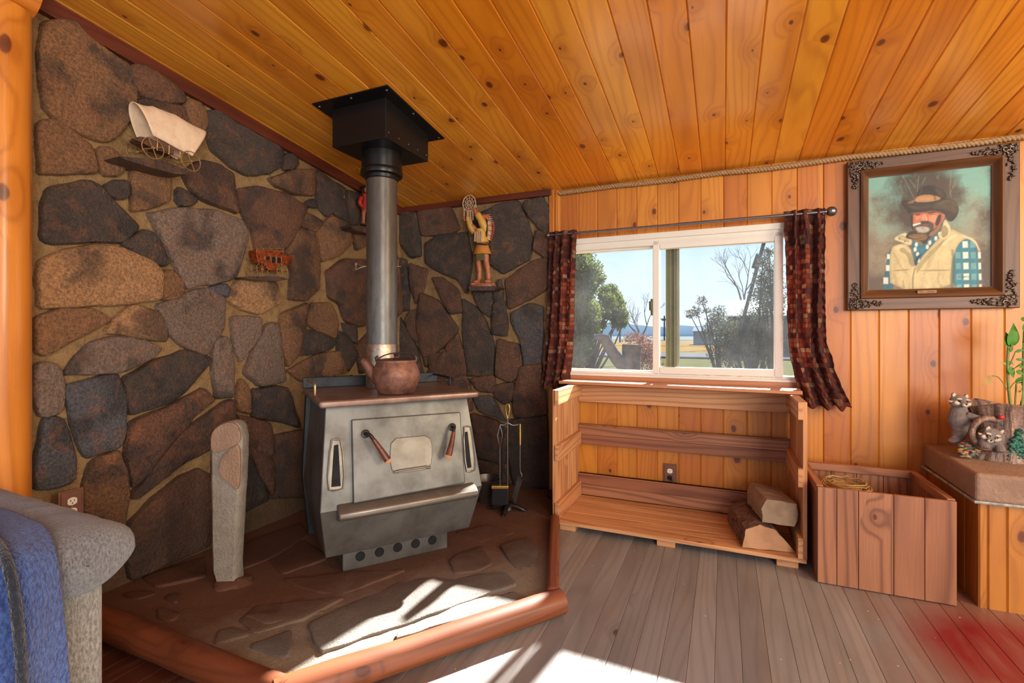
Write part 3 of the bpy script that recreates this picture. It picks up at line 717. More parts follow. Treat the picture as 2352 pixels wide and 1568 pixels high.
# ------------------------------------------------------------------ wood stove
SK = 1.03
def SP(w, n, z): return CAM+(V((.6*w+.8*n, .8*w-.6*n, z))-CAM)*SK
WC = .634
stove = thing('wood_stove', SP(WC, -2.3, HZ), 'grey steel wood stove with two-handled door on the flagstone hearth', 'stove')
def section(W, nf, nb, z): return [SP(WC-W/2, nf, z), SP(WC+W/2, nf, z), SP(WC+W/2, nb, z), SP(WC-W/2, nb, z)]
secs = [section(.63, -2.067, -2.47, .19), section(.694, -1.996, -2.506, .40), section(.626, -2.086, -2.506, .797)]
mb = MB(); vs = sum(secs, []); fs = [(3, 2, 1, 0), (8, 9, 10, 11)]
for r in range(2):
    for i in range(4): j = (i+1) % 4; fs.append((r*4+i, r*4+j, (r+1)*4+j, (r+1)*4+i))
mb.add(vs, fs); mb.build('body', M['iron'], stove, bevel=.004)
mb = MB(); mb.prism([SP(WC-.325, -2.505, .13), SP(WC+.325, -2.505, .13), SP(WC+.352, -2.505, .42), SP(WC+.335, -2.505, .80), SP(WC-.335, -2.505, .80), SP(WC-.352, -2.505, .42)], SP(0, -.05, 0)-SP(0, 0, 0))
mb.build('rear_shield', M['irondark'], stove, bevel=.002)
mb = MB(); rot = Matrix(((.6, .8, 0), (.8, -.6, 0), (0, 0, 1)))   # columns: w axis, n axis
def sbox(mb, w0, w1, n0, n1, z0, z1, **k):
    P = [SP(w0, n0, z0), SP(w1, n0, z0), SP(w1, n1, z0), SP(w0, n1, z0)]; mb.prism(P, (0, 0, (z1-z0)*SK), **k)
sbox(mb, WC-.346, WC+.346, -2.02, -2.56, .797, .826); mb.build('top_plate', M['irontop'], stove, bevel=.012, seg=3)
mb = MB(); sbox(mb, WC-.346, WC+.346, -2.548, -2.56, .825, .878); mb.build('back_lip', M['irondark'], stove, bevel=.004)
for sg, m2 in ((-1, M['wire']), (1, M['irondark'])):
    mb = MB(); wv = WC+sg*.322
    mb.tube(curve([SP(wv, -2.55, .868), SP(wv, -2.42, .868), SP(wv, -2.33, .867), SP(wv, -2.315, .855), SP(wv, -2.315, .824)], 4), .006, 8); mb.build('side_rail', m2, stove, smooth=60)
mb = MB(); sbox(mb, WC-.238, WC+.232, -2.129, -2.44, .09, .195); mb.build('pedestal', M['irondark'] if 0 else M['iron'], stove, bevel=.003)
for x, y in ((465, 1300), (580, 1275), (690, 1247), (797, 1224), (898, 1203)):
    p = onP(*Z4(x, y), SP(WC, -2.127, .1), SP(0, 1, 0)); R = Matrix((V((.6, .8, 0)), V((0, 0, 1)), V((.8, -.6, 0)))).transposed()
    mb = MB(); mb.lathe([(0, .0), (.0175, .0), (.0185, .0016), (.0200, .0016), (.0205, -.002)], p, 24, R); mb.build('air_hole', M['black'], stove, smooth=40)
nU = SP(0, .38, .09)-SP(0, 0, 0); nU.normalize(); pU = SP(WC, -2.086, .78)
def sf(x, y, h=0): return onP(*Z4(x, y), pU+nU*h, nU)
mb = MB(); mb.prism([sf(413,478,.022), sf(1066,432,.022), sf(1096,860,.022), sf(424,985,.022)], nU*-.03)
door = mb.build('door', M['iron'], stove, bevel=.006, seg=3); door['label'] = 'flat steel stove door with raised centre plate'
mb = MB(); mb.prism(poly_smooth([sf(650,592,.026), sf(765,581,.026), sf(880,572,.026), sf(902,650,.026), sf(888,775,.026), sf(770,793,.026), sf(658,806,.026), sf(640,715,.026)], 1), nU*-.006); dp = mb.build('centre_plate', M['ironlight'], door, bevel=.003)
mb = MB(); mb.tube([sf(668, 795, .03), sf(700, 786, .032), sf(860, 762, .032), sf(885, 768, .03)], .006, 8); mb.build('plate_lip', M['ironlight'], door, smooth=60)
for a, b, c, d, e in (((495,565),(522,572),(545,600),(590,665),(628,722)), ((1015,524),(1026,532),(1024,556),(1012,625),(994,694))):
    mb = MB(); mb.lathe([(.018, 0), (.018, .006), (.010, .009)], sf(*a, .022), 16, Matrix((nU.orthogonal().normalized(), nU.cross(nU.orthogonal().normalized()), nU)).transposed(), mi=0)
    mb.tube(curve([sf(*a, .02), sf(*a, .045), sf(*b, .06), sf(*c, .064)], 5), .0075, 10, mi=0)
    mb.tube([sf(*c, .064), sf(*d, .066), sf(*e, .068)], [.009, .0125, .0155], 12, mi=1)
    mb.tube([sf(*e, .068), sf(*e, .072)], [.0155, .011], 12, mi=2)
    mb.build('door_handle', [M['wrought'], M['gripwood'], M['cutwood']], door, smooth=50)
for outer, slot in (([(285,604),(318,596),(353,604),(372,888),(316,908),(264,900)], [(306,634),(332,628),(347,878),(290,884)]), ([(1082,526),(1106,518),(1130,524),(1157,776),(1130,790),(1098,792)], [(1086,556),(1108,550),(1132,766),(1104,772)])):
    mb = MB(); o1 = poly_smooth([sf(*p, .006) for p in outer], 1); mb.prism(o1, nU*-.01, mi=0)
    mb.tube(o1, .0045, 6, closed=True, mi=0)
    v = mb.build('side_vent', M['ironlight'], stove, smooth=40)
    mb = MB(); mb.prism([sf(*p, .0075) for p in slot], nU*-.003); mb.build('vent_slot', M['black'], v)
mb = MB(); prof = [(-2.02, .425), (-1.965, .412), (-1.945, .396), (-1.944, .378), (-1.958, .366), (-2.02, .352)]
w0, w1 = WC-.285, WC+.305
k = len(prof); vs = [SP(w0, n, z) for n, z in prof]+[SP(w1, n, z) for n, z in prof]
mb.add(vs, [tuple(range(k)), tuple(reversed(range(k, 2*k)))]+[(i, k+i, k+(i+1) % k, (i+1) % k) for i in range(k)]); mb.build('ash_ledge', M['ironlight'], stove, bevel=.006, smooth=40)

# ------------------------------------------------------------------ flue pipe and ceiling box
PXc, PYc = -1.602, 2.022
flue = thing('flue_pipe', (PXc, PYc, .819), 'black stove pipe rising from the wood stove to a square ceiling box', 'stovepipe')
mb = MB(); mb.lathe([(.077, .819), (.077, 2.0)], (PXc, PYc, 0), 40); mb.build('pipe', M['pipe'], flue, smooth=40)
mb = MB(); mb.lathe([(.078, .821), (.0795, .826), (.0795, 1.033), (.078, 1.038)], (PXc, PYc, 0), 40)
for k in range(3): mb.box((PXc+.078*math.cos(-1.2+k*.02), PYc+.078*math.sin(-1.2), .9), (.012, .004, .2), rotz(.4))
mb.build('silver_band', M['silver'], flue, smooth=40)
zb = .914+1.09
mb = MB(); mb.lathe([(.079, zb-.135), (.083, zb-.13), (.084, zb-.115), (.103, zb-.11), (.105, zb-.1), (.104, zb-.085), (.101, zb-.08), (.101, zb+.01)], (PXc, PYc, 0), 40); mb.build('collar', M['blackpaint'], flue, smooth=30)
bx0, bx1, by0, by1 = -1.763, -1.440, 1.846, 2.202
mb = MB()
P = [V((bx0, by0, zb)), V((bx1, by0, zb)), V((bx1, by1, zb)), V((bx0, by1, zb))]; T = [V((p.x, p.y, ceil_z(p.y)-.003)) for p in P]
mb.add(P+T, [(3, 2, 1, 0), (4, 5, 6, 7)]+[(i, (i+1) % 4, 4+(i+1) % 4, 4+i) for i in range(4)])
bxo = mb.build('ceiling_box', M['blackpaint'], flue, bevel=.003)
mb = MB(); Q = [V((x, y, ceil_z(y)-.006)) for x, y in ((-1.822, 1.775), (-1.376, 1.775), (-1.376, 2.262), (-1.822, 2.262))]; mb.prism(Q, (0, 0, .005)); 
mb.build('flange', M['blackpaint'], bxo)
for p in ((-1.80, 1.8), (-1.6, 1.795), (-1.40, 1.8), (-1.395, 2.0), (-1.40, 2.24)): mb = MB(); mb.ell((p[0], p[1], ceil_z(p[1])-.008), (.006, .006, .004), 8, 6); mb.build('screw', M['toolsteel'], bxo)
for i in range(5): mb = MB(); mb.ell((bx1+.001, lerp(by0+.02, by1-.02, i/4), zb+.03), (.003, .004, .004), 8, 6); mb.build('screw', M['toolsteel'], bxo)
# damper handle
dq = atT(822, 610, 2.44)
rd = V((-.917, -.398, 0)); dc = V((PXc, PYc, onZ(842, 611, 1.42).z)); dz = 1.09+(HY-611)/F*2.48
c0 = V((PXc, PYc, dz)); mb = MB()
mb.tube([c0+rd*.07, c0+rd*.088], .006, 8); a = c0+rd*.088
mb.tube(curve([a, a+rd*.02+V((0, 0, .006)), a+rd*.045+V((0, 0, .02))], 3), .003, 6); mb.tube(curve([a, a+rd*.02-V((0, 0, .006)), a+rd*.045-V((0, 0, .018))], 3), .003, 6)
e1, e2 = a+rd*.045+V((0, 0, .02)), a+rd*.045-V((0, 0, .018)); pts = []
for i in range(61):
    t = i/60; an = t*2*math.pi*6; pts.append(e1.lerp(e2, t)+rd*.007*math.cos(an)+V((.398, -.917, 0))*.007*math.sin(an))
mb.tube(pts, .0016, 5); mb.build('damper_handle', M['silver'], flue, smooth=60)
mb = MB(); mb.tube([c0-rd*.07, c0-rd*.098], .003, 6); mb.build('damper_rod', M['silver'], flue, smooth=60)

# ------------------------------------------------------------------ kettle
kb = SP(.628, -2.145, .8275); kettle = thing('kettle', kb, 'rusty brown cast iron kettle on top of the wood stove', 'kettle')
mb = MB(); mb.lathe([(.074, 0), (.082, .004), (.094, .03), (.105, .062), (.108, .078), (.108, .084), (.105, .1), (.095, .125), (.088, .14), (.09, .144), (.088, .15)], kb, 40)
rt = V((-.917, -.398, 0)); up = V((0, 0, 1))
k0 = mb.build('kettle_body', [M['rust']], kettle, smooth=45)
mb = MB(); mb.lathe([(.088, .147), (.084, .153), (.05, .158), (.0, .16)], kb, 32); mb.lathe([(.012, .158), (.008, .168), (.014, .176), (.0, .182)], kb, 14); mb.build('lid', M['rustd'], kettle, smooth=40)
mb = MB(); pts = curve([kb+rt*.075+up*.06, kb+rt*.105+up*.085, kb+rt*.125+up*.115, kb+rt*.145+up*.14, kb+rt*.158+up*.146], 4)
mb.tube(pts, [lerp(.036, .013, (i/(len(pts)-1))**.7) for i in range(len(pts))], 16); mb.build('spout', M['rust'], kettle, smooth=60)
mb = MB(); fr = V((.398, -.917, 0)); pts = []
for i in range(25):
    a = math.pi*i/24; pts.append(kb+rt*(.088*math.cos(a))+up*(.146+.035*math.sin(a))-fr*(.06*math.sin(a)))
mb.tube(pts, .0035, 8)
for s in (-1, 1): mb.tube([kb+rt*.088*s+up*.14, kb+rt*.094*s+up*.162, kb+rt*.085*s+up*.166], .006, 8)
mb.build('bail_handle', M['rustd'], kettle, smooth=60)

# ------------------------------------------------------------------ standing stone
sb = onZ(512, 1345, HZ); t0 = 1.993
mb = MB(); rv = V((cT, sT, 0)); bv = V((-sT, cT, 0))
outl = [(486,1350),(484,1200),(482,1090),(481,1000),(492,982),(516,968),(540,969),(552,985),(553,1070),(550,1120),(543,1200),(538,1290),(537,1318),(541,1350)]
ring = poly_smooth([atT(x, y, t0) for x, y in outl], 1)
lay = [(0, .82), (.012, 1.0), (.06, 1.0), (.075, .85)]; c = sum(ring, V())/len(ring); vs = []; n = len(ring)
for d, k in lay:
    for p in ring:
        q = V((lerp(c.x, p.x, k), lerp(c.y, p.y, k), p.z)); 
        if p.z > c.z+.1: q.z = c.z+(p.z-c.z)*lerp(.97, 1, (k-.8)*5)
        vs.append(q+bv*(d-.0)+V((noise.noise(q*18), noise.noise(q*18+V((3, 0, 0))), 0))*.005)
fs = [tuple(range(n)), tuple(reversed(range(3*n, 4*n)))]
for r in range(3):
    for i in range(n): j = (i+1) % n; fs.append((r*n+i, (r+1)*n+i, (r+1)*n+j, r*n+j))
mb.add(vs, fs)
ss = thing('standing_stone', (sb.x, sb.y, HZ), 'tall narrow upright grey stone slab standing on the hearth left of the stove', 'stone')
mb.build('stone_shaft', M['pale'], ss, smooth=35)
mb = MB(); pl = poly_smooth([atT(x, y, t0-.006) for x, y in [(483,1000),(493,984),(516,970),(538,971),(550,988),(551,1015),(530,1028),(505,1038),(484,1040)]], 1); mb.prism(pl, bv*.015)
mb.prism(poly_smooth([atT(x, y, t0-.009) for x, y in [(549,1018),(551,1080),(546,1130),(528,1112),(503,1092),(502,1065),(512,1045),(530,1030)]], 1), bv*.015); mb.build('tan_face', M['palebrown'], ss, bevel=.003)
mb = MB(); mb.ell((sb.x+.01, sb.y+.035, HZ), (.08, .07, .02), 18, 10, bump=.4); mb.build('mortar_foot', M['hmortar'], ss, smooth=60)

# ------------------------------------------------------------------ outlets
def outlet(name, c, ux, nrm, label, plug=False, sc=1.0):
    e = thing(name, c, label, 'outlet'); Rm = Matrix((ux, V((0, 0, 1)), nrm)).transposed()
    m = MB(); m.box(c, (.078*sc, .122*sc, .006), Rm); m.box(c+nrm*.004, (.064*sc, .108*sc, .005), Rm); m.build('wall_plate', M['plate'], e, bevel=.0025)
    for s in (1, -1):
        if plug and s < 0: continue
        m = MB(); cc = c+V((0, 0, s*.0195)); poly = []
        for i in range(24):
            a = 2*math.pi*i/24; poly.append(cc+ux*max(-.0145, min(.0145, .0172*math.cos(a)))+V((0, 0, .0172*math.sin(a)*.82))+nrm*.006)
        m.prism(poly, nrm*.004); f = m.build('receptacle', M['ivory'], e)
        m = MB()
        for dx, hh in ((-.0055, .008), (.0055, .0065)): m.box(cc+ux*dx+V((0, 0, .003))+nrm*.0102, (.002, hh, .001), Rm)
        m.lathe([(.0, .001), (.0022, .001), (.0022, 0)], cc-V((0, 0, .0065))+nrm*.0098, 10, Rm); m.build('slots', M['black'], f)
    m = MB(); m.lathe([(.003, 0), (.002, .002), (0, .002)], c+nrm*.0062, 10, Rm); m.build('screw', M['brass'], e)
    return e
oc = onX(163, 1162, WX+.045); oc.x = WX+.045
outlet('wall_outlet', oc, V((0, 1, 0)), V((1, 0, 0)), 'brown framed double outlet on the stone wall behind the armchair', sc=1.0)
mbx = MB()
oc2 = onY(1539, 1088, WY-.006)
outlet('wall_outlet', oc2, V((1, 0, 0)), V((0, -1, 0)), 'brown framed double outlet on the pine wall inside the firewood rack', plug=True)
mb = MB(); pc = oc2+V((0, -.012, -.02)); mb.box(pc, (.024, .014, .022)); mb.tube(curve([pc+V((0, -.005, 0)), pc+V((.012, -.02, -.006)), pc+V((.016, -.022, -.03)), pc+V((.016, -.014, -.1))], 5), .004, 8)
tag(mb.build('power_plug', M['blackpaint'], bevel=.003, base=pc), 'dark plug and cord in the lower socket of the outlet inside the rack', 'plug')
mb = MB(); pa = onZ(1292, 1128, HZ+.012); pts = [onZ(x, y, HZ+.012) for x, y in ((1262,1126),(1256,1134),(1262,1141),(1276,1146))]
mb.tube(curve(pts, 5), .005, 6); tag(mb.build('electric_cable', M['blackpaint'], smooth=60, base=pts[0]), 'short dark cable lying on the hearth beside the left end of the firewood rack', 'cable')

# ------------------------------------------------------------------ firewood rack
BX0, BX1r, BF, BB = -.868, .345, 2.59, 3.085
rack = thing('firewood_rack', (-.26, 2.84, 0), 'open cedar plank rack holding firewood below the window', 'rack')
for sx, nm in ((BX0, -1), (BX1r, 1)):
    mb = MB(); y = BF; n = 6
    for i in range(n):
        y0 = lerp(BF, BB, i/n); y1 = lerp(BF, BB, (i+1)/n)
        mb.boxp((sx-.009, y0+.001, .05), (sx+.009, y1-.001, .776), g=2)
    mb.build('side_panel', M['cedar'], rack, bevel=.002)
    for z0, z1 in ((.695, .7765), (.385, .47), (.058, .15)):
        mb = MB(); xi = sx-nm*.0195; mb.boxp((xi-.0105, BF-.012, z0), (xi+.0105, BB-.03, z1), g=1); mb.build('side_cleat', M['cedar'], rack, bevel=.002)
for z0, z1 in ((.655, .76), (.382, .512), (.058, .196)):
    mb = MB(); h = (z1-z0)
    if h > .12:
        mb.boxp((BX0+.01, BB-.03, z0+h*.48), (BX1r-.01, BB-.006, z1), g=0); mb.boxp((BX0+.01, BB-.024, z0), (BX1r-.01, BB-.004, z0+h*.47), g=0)
        mb.boxp((BX0+.01, BB-.034, z0+h*.92), (BX1r-.01, BB-.006, z1), g=0)
    else: mb.boxp((BX0+.01, BB-.026, z0), (BX1r-.01, BB-.006, z1), g=0)
    mb.build('back_rail', M['cedar' if h < .12 else 'cedar2'], rack, bevel=.003)
mb = MB(); n = 6
for i in range(n):
    y0 = lerp(BF-.008, BB-.03, i/n); y1 = lerp(BF-.008, BB-.03, (i+1)/n); mb.boxp((BX0-.006, y0+.001, .036), (BX1r+.006, y1-.001, .056), g=0)
mb.build('bottom_boards', M['cedar'], rack, bevel=.002)
for x in (BX0+.075, -.27, BX1r-.07):
    mb = MB(); mb.boxp((x-.045, BF+.012, .0), (x+.045, BB-.04, .036), g=1); mb.build('foot', M['cedar'], rack, bevel=.002)

mb = MB(); mb.box((-.285, 2.983, .7875), (1.32, .17, .019), rotz(-.028), g=0)
tag(mb.build('loose_board', M['sillw'], bevel=.003, base=(-.285, 2.983, .778)), 'sunlit pine board lying across the top of the firewood rack under the window', 'board')
# firewood
def firewood(name, prof, a, b, mats, seedv, label, rolls):
    a, b = V(a), V(b); ax = (b-a).normalized(); sd = ax.cross(V((0, 0, 1))).normalized(); upv = sd.cross(ax)
    m = MB(); n = len(prof); NS = 14; vs = []; fs = []; mi = []
    pp = []
    for i in range(n):
        p, q = V(prof[i]), V(prof[(i+1) % n])
        for k in range(6): pp.append(p.lerp(q, k/6))
    n = len(pp)
    for s_ in range(NS+1):
        c = a.lerp(b, s_/NS)
        for p in pp:
            q = c+sd*p.x+upv*p.y; k = noise.noise(q*22+V((seedv, 0, 0)))*.006+noise.noise(q*60)*.003
            d = sd*p.x+upv*p.y; d.normalize(); vs.append(q+d*k)
    for s_ in range(NS):
        for i in range(n): j = (i+1) % n; fs.append((s_*n+i, s_*n+j, (s_+1)*n+j, (s_+1)*n+i))
    e = thing(name, (a+b)/2, label, 'firewood', 'firewood in the rack')
    m.add(vs, fs); m.build('bark_and_sides', mats[0], e, smooth=40)
    for s_, rv_ in ((0, False), (NS, True)):
        m = MB(); ring = [vs[s_*n+i] for i in range(n)]; c = sum(ring, V())/n; q = ring+[c]
        m.add(q, [((i+1) % n, i, n) if not rv_ else (i, (i+1) % n, n) for i in range(n)]); m.build('cut_end', mats[1], e)
    return e
a1, b1 = onY(1768, 1219, BF+.03), onY(1722, 1166, BF+.37); a2, b2 = onY(1799, 1180, BF+.05), onY(1768, 1142, BF+.33)
firewood('firewood_log', [(-.115, -.055), (.118, -.06), (.085, -.02), (.03, .04), (-.04, .062), (-.1, .03)], (a1.x-.005, a1.y, .117), (b1.x, b1.y, .119), (M['bark'], M['cutwood']), 1, 'split log with shaggy bark and pale cut end, lying on the rack floor', 1)
firewood('firewood_log', [(-.078, -.05), (.06, -.062), (.078, .0), (.07, .045), (-.06, .06), (-.082, .01)], (a2.x-.012, a2.y, a2.z+.004), (b2.x-.03, b2.y, b2.z+.012), (M['greywood'], M['greywood']), 5, 'squarish grey split log resting on top of the bark-covered log', 1)

# ------------------------------------------------------------------ wooden bin
bn = thing('wooden_bin', (.615, 2.73, 0), 'open-topped reddish cedar bin between the firewood rack and the concrete ledge', 'bin')
X0, X1, Y0, Y1, ZB = .378, .856, 2.49, 2.965, .42
mb = MB(); xs = [X0, X0+.072, X0+.15, X0+.272, X0+.375, X1]
for a, b in zip(xs[:-1], xs[1:]): mb.boxp((a+.0008, Y0, .004), (b-.0008, Y0+.018, ZB-.0), g=2)
mb.build('front_panel', M['cedar2'], bn, bevel=.002)
for x in (X0, X1-.018):
    mb = MB()
    for i in range(4): mb.boxp((x, lerp(Y0+.018, Y1, i/4)+.0008, .004), (x+.018, lerp(Y0+.018, Y1, (i+1)/4)-.0008, ZB), g=2)
    mb.build('side_panel', M['cedar2'], bn, bevel=.002)
mb = MB()
for i in range(4): mb.boxp((lerp(X0+.018, X1-.018, i/4)+.0008, Y1-.018, .004), (lerp(X0+.018, X1-.018, (i+1)/4)-.0008, Y1, ZB), g=2)
mb.build('back_panel', M['cedar2'], bn, bevel=.002)
mb = MB(); mb.boxp((X0+.018, Y0+.018, .01), (X1-.018, Y1-.018, .025), g=0); mb.build('bin_floor', M['cedar2'], bn)
mb = MB(); mb.boxp((X0-.002, Y1-.03, ZB-.032), (X1+.002, Y1+.004, ZB+.004), g=0); mb.boxp((X0-.002, Y0+.02, ZB-.032), (X0+.026, Y1-.03, ZB+.004), g=1); mb.boxp((X1-.026, Y0+.02, ZB-.032), (X1+.002, Y1-.03, ZB+.004), g=1)
mb.build('rim', M['cedar2'], bn, bevel=.003)
mb = MB(); c = V((.53, 2.74, 0)); rr = random.Random(3)
for k in range(26):
    h = rr.uniform(.16, .405); a0 = rr.uniform(0, 6.28); R0 = rr.uniform(.05, .105)
    mb.tube([c+V((R0*math.cos(a0+i*.26), R0*math.sin(a0+i*.26), h+rr.uniform(-.006, .006))) for i in range(24)], rr.uniform(.002, .005), 5, closed=True)
mb.lathe([(.09, .026), (.1, .12), (.1, .30), (.06, .375)], c, 18)
tag(mb.build('twine_bundle', M['leafdry'], smooth=60, base=(c.x, c.y, .026)), 'bundle of pale coiled twine lying inside the wooden bin', 'twine')

# ------------------------------------------------------------------ concrete ledge on a pine base
ped = thing('planter_ledge', (1.6, 2.8, 0), 'painted concrete ledge on a pine panelled base at the right edge', 'ledge')
mb = MB(); x = .935; wd = [.028, .058, .125, .125, .125, .125, .125, .125, .125]
for q in wd: plank(mb, (0, 2.525, 0), (0, 0, 1), (1, 0, 0), (0, -1, 0), 0, .43, x, x+q, .005, .005, .006); x += q
xe = x; y = 2.525
while y < 3.0: plank(mb, (.935, 0, 0), (0, 0, 1), (0, 1, 0), (-1, 0, 0), 0, .43, y, min(y+.125, 3.09), .005, .005, .006); y += .125
mb.boxp((.942, 2.532, 0), (xe, 3.094, .43), g=2)
mb.build('pine_base', M['pine2'], ped)
mb = MB(); P = [V((.918, 2.508, .424)), V((xe+.02, 2.508, .424)), V((xe+.02, 3.094, .424)), V((.93, 3.094, .424))]
mb.prism(P, (0, 0, .113)); mb.build('concrete_cap', M['conc'], ped, bevel=.014, seg=3)
mb = MB(); mb.tube([V((.92, 3.09, .423)), V((.917, 2.508, .423)), V((xe+.02, 2.507, .423))], .006, 6); mb.build('sealant_bead', M['seal'], ped, smooth=60)

# ------------------------------------------------------------------ raccoon planter
CT = .5375
pl = thing('raccoon_planter', (1.14, 2.86, CT), 'ceramic tree stump planter with two raccoons on the concrete ledge', 'planter')
PC = V((1.165, 2.87, CT))
mb = MB(); prof = [(.165, 0), (.158, .03), (.142, .08), (.135, .15), (.138, .21), (.146, .235), (.138, .24), (.126, .225), (.122, .17)]
n = 72; vs = []
for r, z in prof:
    for k in range(n):
        a = 2*math.pi*k/n; q = V((math.cos(a), math.sin(a), 0)); rad = r*(1+.05*noise.noise(q*2.2)+.035*math.sin(a*17+3*noise.noise(V((q.x*3, q.y*3, z*9))))*(1 if r > .13 else .3))
        rad *= 1+.18*max(0, 1-z/.06)*max(0, noise.noise(q*3+V((4, 0, 0))))
        zz = z+(.012*math.sin(a*3+1) if z > .2 else 0)
        vs.append(PC+V((q.x*rad, q.y*rad*.72, zz)))
fs = [(i*n+k, i*n+(k+1) % n, (i+1)*n+(k+1) % n, (i+1)*n+k) for i in range(len(prof)-1) for k in range(n)]
fs.append(tuple(reversed(range(n)))); 
mb.add(vs, fs)
def stump_mat():
    t = NT('stump_glaze'); o = t.obj(); n1 = t.noise(t.map(o, (38, 38, 7)), 1, 4, .65, .6); n2 = t.noise(o, 70, 3)
    c = t.ramp(n1, [(.3, lin(58, 40, 36)), (.48, lin(120, 92, 78)), (.62, lin(148, 118, 100)), (.75, lin(196, 172, 150))]); c = t.mix(t.math('MULTIPLY', t.maprange(n2, .5, .7), .4), c, lin(74, 52, 44))
    t.bsdf(c, .4, 0, t.math('ADD', n1, t.math('MULTIPLY', n2, .4)), 1.0, .008); return t.m
M['stump'] = stump_mat()
mb.build('stump', M['stump'], pl, smooth=50)
mb = MB(); mb.lathe([(.118, .2), (0, .205)], PC, 28, Matrix.Diagonal((1, .72, 1))); mb.build('soil', simple('soil', lin(62, 44, 34), .9, 0, 80, .4, None, .8, .006), pl)
M['fur'] = simple('grey_fur_glaze', lin(146, 132, 128), .45, 0, 60, .3, lin(92, 82, 82), 1.0, .006, (lin(176, 162, 156), .64))
M['cream'] = simple('cream_glaze', lin(196, 176, 156), .4, 0, 60, .2)
M['eye'] = simple('glazed_eye', lin(150, 116, 70), .15)
M['maskb'] = simple('black_mask_glaze', lin(30, 26, 30), .3, 0, 60, .2)
def remesh(o, vox, sm=6):
    m = o.modifiers.new('Remesh', 'REMESH'); m.mode = 'VOXEL'; m.voxel_size = vox; m.use_smooth_shade = True
    s_ = o.modifiers.new('Smooth', 'SMOOTH'); s_.iterations = sm; s_.factor = .5
fdir = V((-.42, -.91, 0)).normalized(); rdir = V((.91, -.42, 0)); rdir = V((cT, sT, 0))
def raccoon_head(mb, c, R, fd, sd):
    fd = V(fd).normalized(); sd = V(sd).normalized(); u = sd.cross(fd).normalized()
    if u.z < 0: u = -u
    Mx = Matrix((sd, fd, u)).transposed()
    mb.ell(c, (R*1.15, R*.95, R*.9), 20, 14, Mx); mb.ell(c+fd*R*.75-u*R*.25, (R*.5, R*.55, R*.4), 14, 10, Mx)
    for s in (-1, 1):
        mb.ell(c+sd*s*R*.85+u*R*.72-fd*R*.05, (R*.34, R*.16, R*.42), 12, 8, Mx); mb.ell(c+sd*s*R*.85-u*R*.3+fd*R*.2, (R*.5, R*.45, R*.4), 12, 8, Mx)
    return Mx, u
def raccoon_face(c, R, fd, sd, u, Mx, parent):
    fd = V(fd).normalized(); sd = V(sd).normalized()
    m = MB()
    for s in (-1, 1):
        m.ell(c+sd*s*R*.72-u*R*.2+fd*R*.58, (R*.46, R*.3, R*.3), 12, 8, Mx); m.ell(c+sd*s*R*.52+u*R*.36+fd*R*.68, (R*.42, R*.2, R*.13), 12, 8, Mx)
        m.ell(c+sd*s*R*.85+u*R*.76+fd*R*.1, (R*.24, R*.1, R*.3), 10, 8, Mx); m.tube([c+sd*s*R*.95-u*R*.2+fd*R*.3, c+sd*s*R*1.55-u*R*.05+fd*R*.1], [R*.3, R*.03], 8)
    m.ell(c+fd*R*1.1-u*R*.36, (R*.4, R*.26, R*.26), 12, 8, Mx); m.build('pale_face_patches', M['cream'], parent, smooth=60)
    m = MB()
    for s in (-1, 1): m.ell(c+sd*s*R*.44+u*R*.1+fd*R*.84, (R*.3, R*.16, R*.17), 12, 8, Mx)
    m.ell(c+fd*R*1.3-u*R*.22, (R*.14, R*.12, R*.11), 10, 8, Mx); m.build('mask_and_nose', M['maskb'], parent, smooth=60)
    for s in (-1, 1):
        m = MB(); m.ell(c+sd*s*R*.45+u*R*.1+fd*R*1.02, (R*.11, R*.07, R*.09), 10, 8, Mx); m.build('eye', M['eye'], parent, smooth=60)
# raccoon climbing the left side
Y2 = 2.83
hc = onY(*ZR(590, 915), Y2); bc = onY(*ZR(590, 1075), Y2+.0); ft = onY(*ZR(535, 1300), Y2)
R1 = .034; sd1 = (rdir+V((0, 0, -.12))).normalized(); fd1 = V((.25, -.95, .0))
mb = MB(); Mx, u = raccoon_head(mb, hc, R1, fd1, sd1)
mb.ell(lerp(hc, bc, .6)+V((.002, .01, 0)), (.034, .034, .03), 14, 10); mb.ell(bc+V((0, .005, -.005)), (.041, .042, .052), 18, 12)
mb.tube(curve([bc+V((.005, 0, -.03)), lerp(bc, ft, .55)+V((.012, 0, 0)), ft+V((.015, 0, .02)), ft+V((-.005, -.012, .008))], 4), [.03]*4+[.026]*4+[.02]*4+[.014], 12)
mb.tube(curve([bc+V((.02, -.02, .02)), bc+V((.045, -.03, .01)), bc+V((.06, -.03, .005))], 4), .016, 10); mb.ell(ft+V((-.004, -.012, .008)), (.022, .022, .012), 12, 8)
o = mb.build('climbing_raccoon', M['fur'], pl); remesh(o, .003, 4); raccoon_face(hc, R1, fd1, sd1, u, Mx, o)
# raccoon peeking out of the hollow
Y3 = 2.755
hc = onY(*ZR(890, 1235), Y3); R2 = .036; sd2 = (rdir+V((0, 0, -.25))).normalized(); fd2 = V((-.25, -.95, -.2))
mb = MB(); Mx, u = raccoon_head(mb, hc, R2, fd2, sd2)
for s in (-1, 1):
    q = hc+sd2*s*.035; mb.tube(curve([q+V((0, .03, -.03)), q+V((0, -.01, -.045)), q+V((0, -.02, -.062))], 4), [.018]*8+[.012], 10)
mb.ell(hc+V((.01, .03, -.02)), (.05, .03, .05), 14, 10)
o = mb.build('peeking_raccoon', M['fur'], pl); remesh(o, .003, 4); raccoon_face(hc, R2, fd2, sd2, u, Mx, o)
mb = MB(); pts = []
for i in range(24):
    a = 2*math.pi*i/24; pts.append(hc+rdir*(.072*math.cos(a))+V((0, .022, .066*math.sin(a)+.004)))
mb.tube(pts, .013, 8, closed=True); mb.build('hollow_rim', M['stump'], pl, smooth=60)
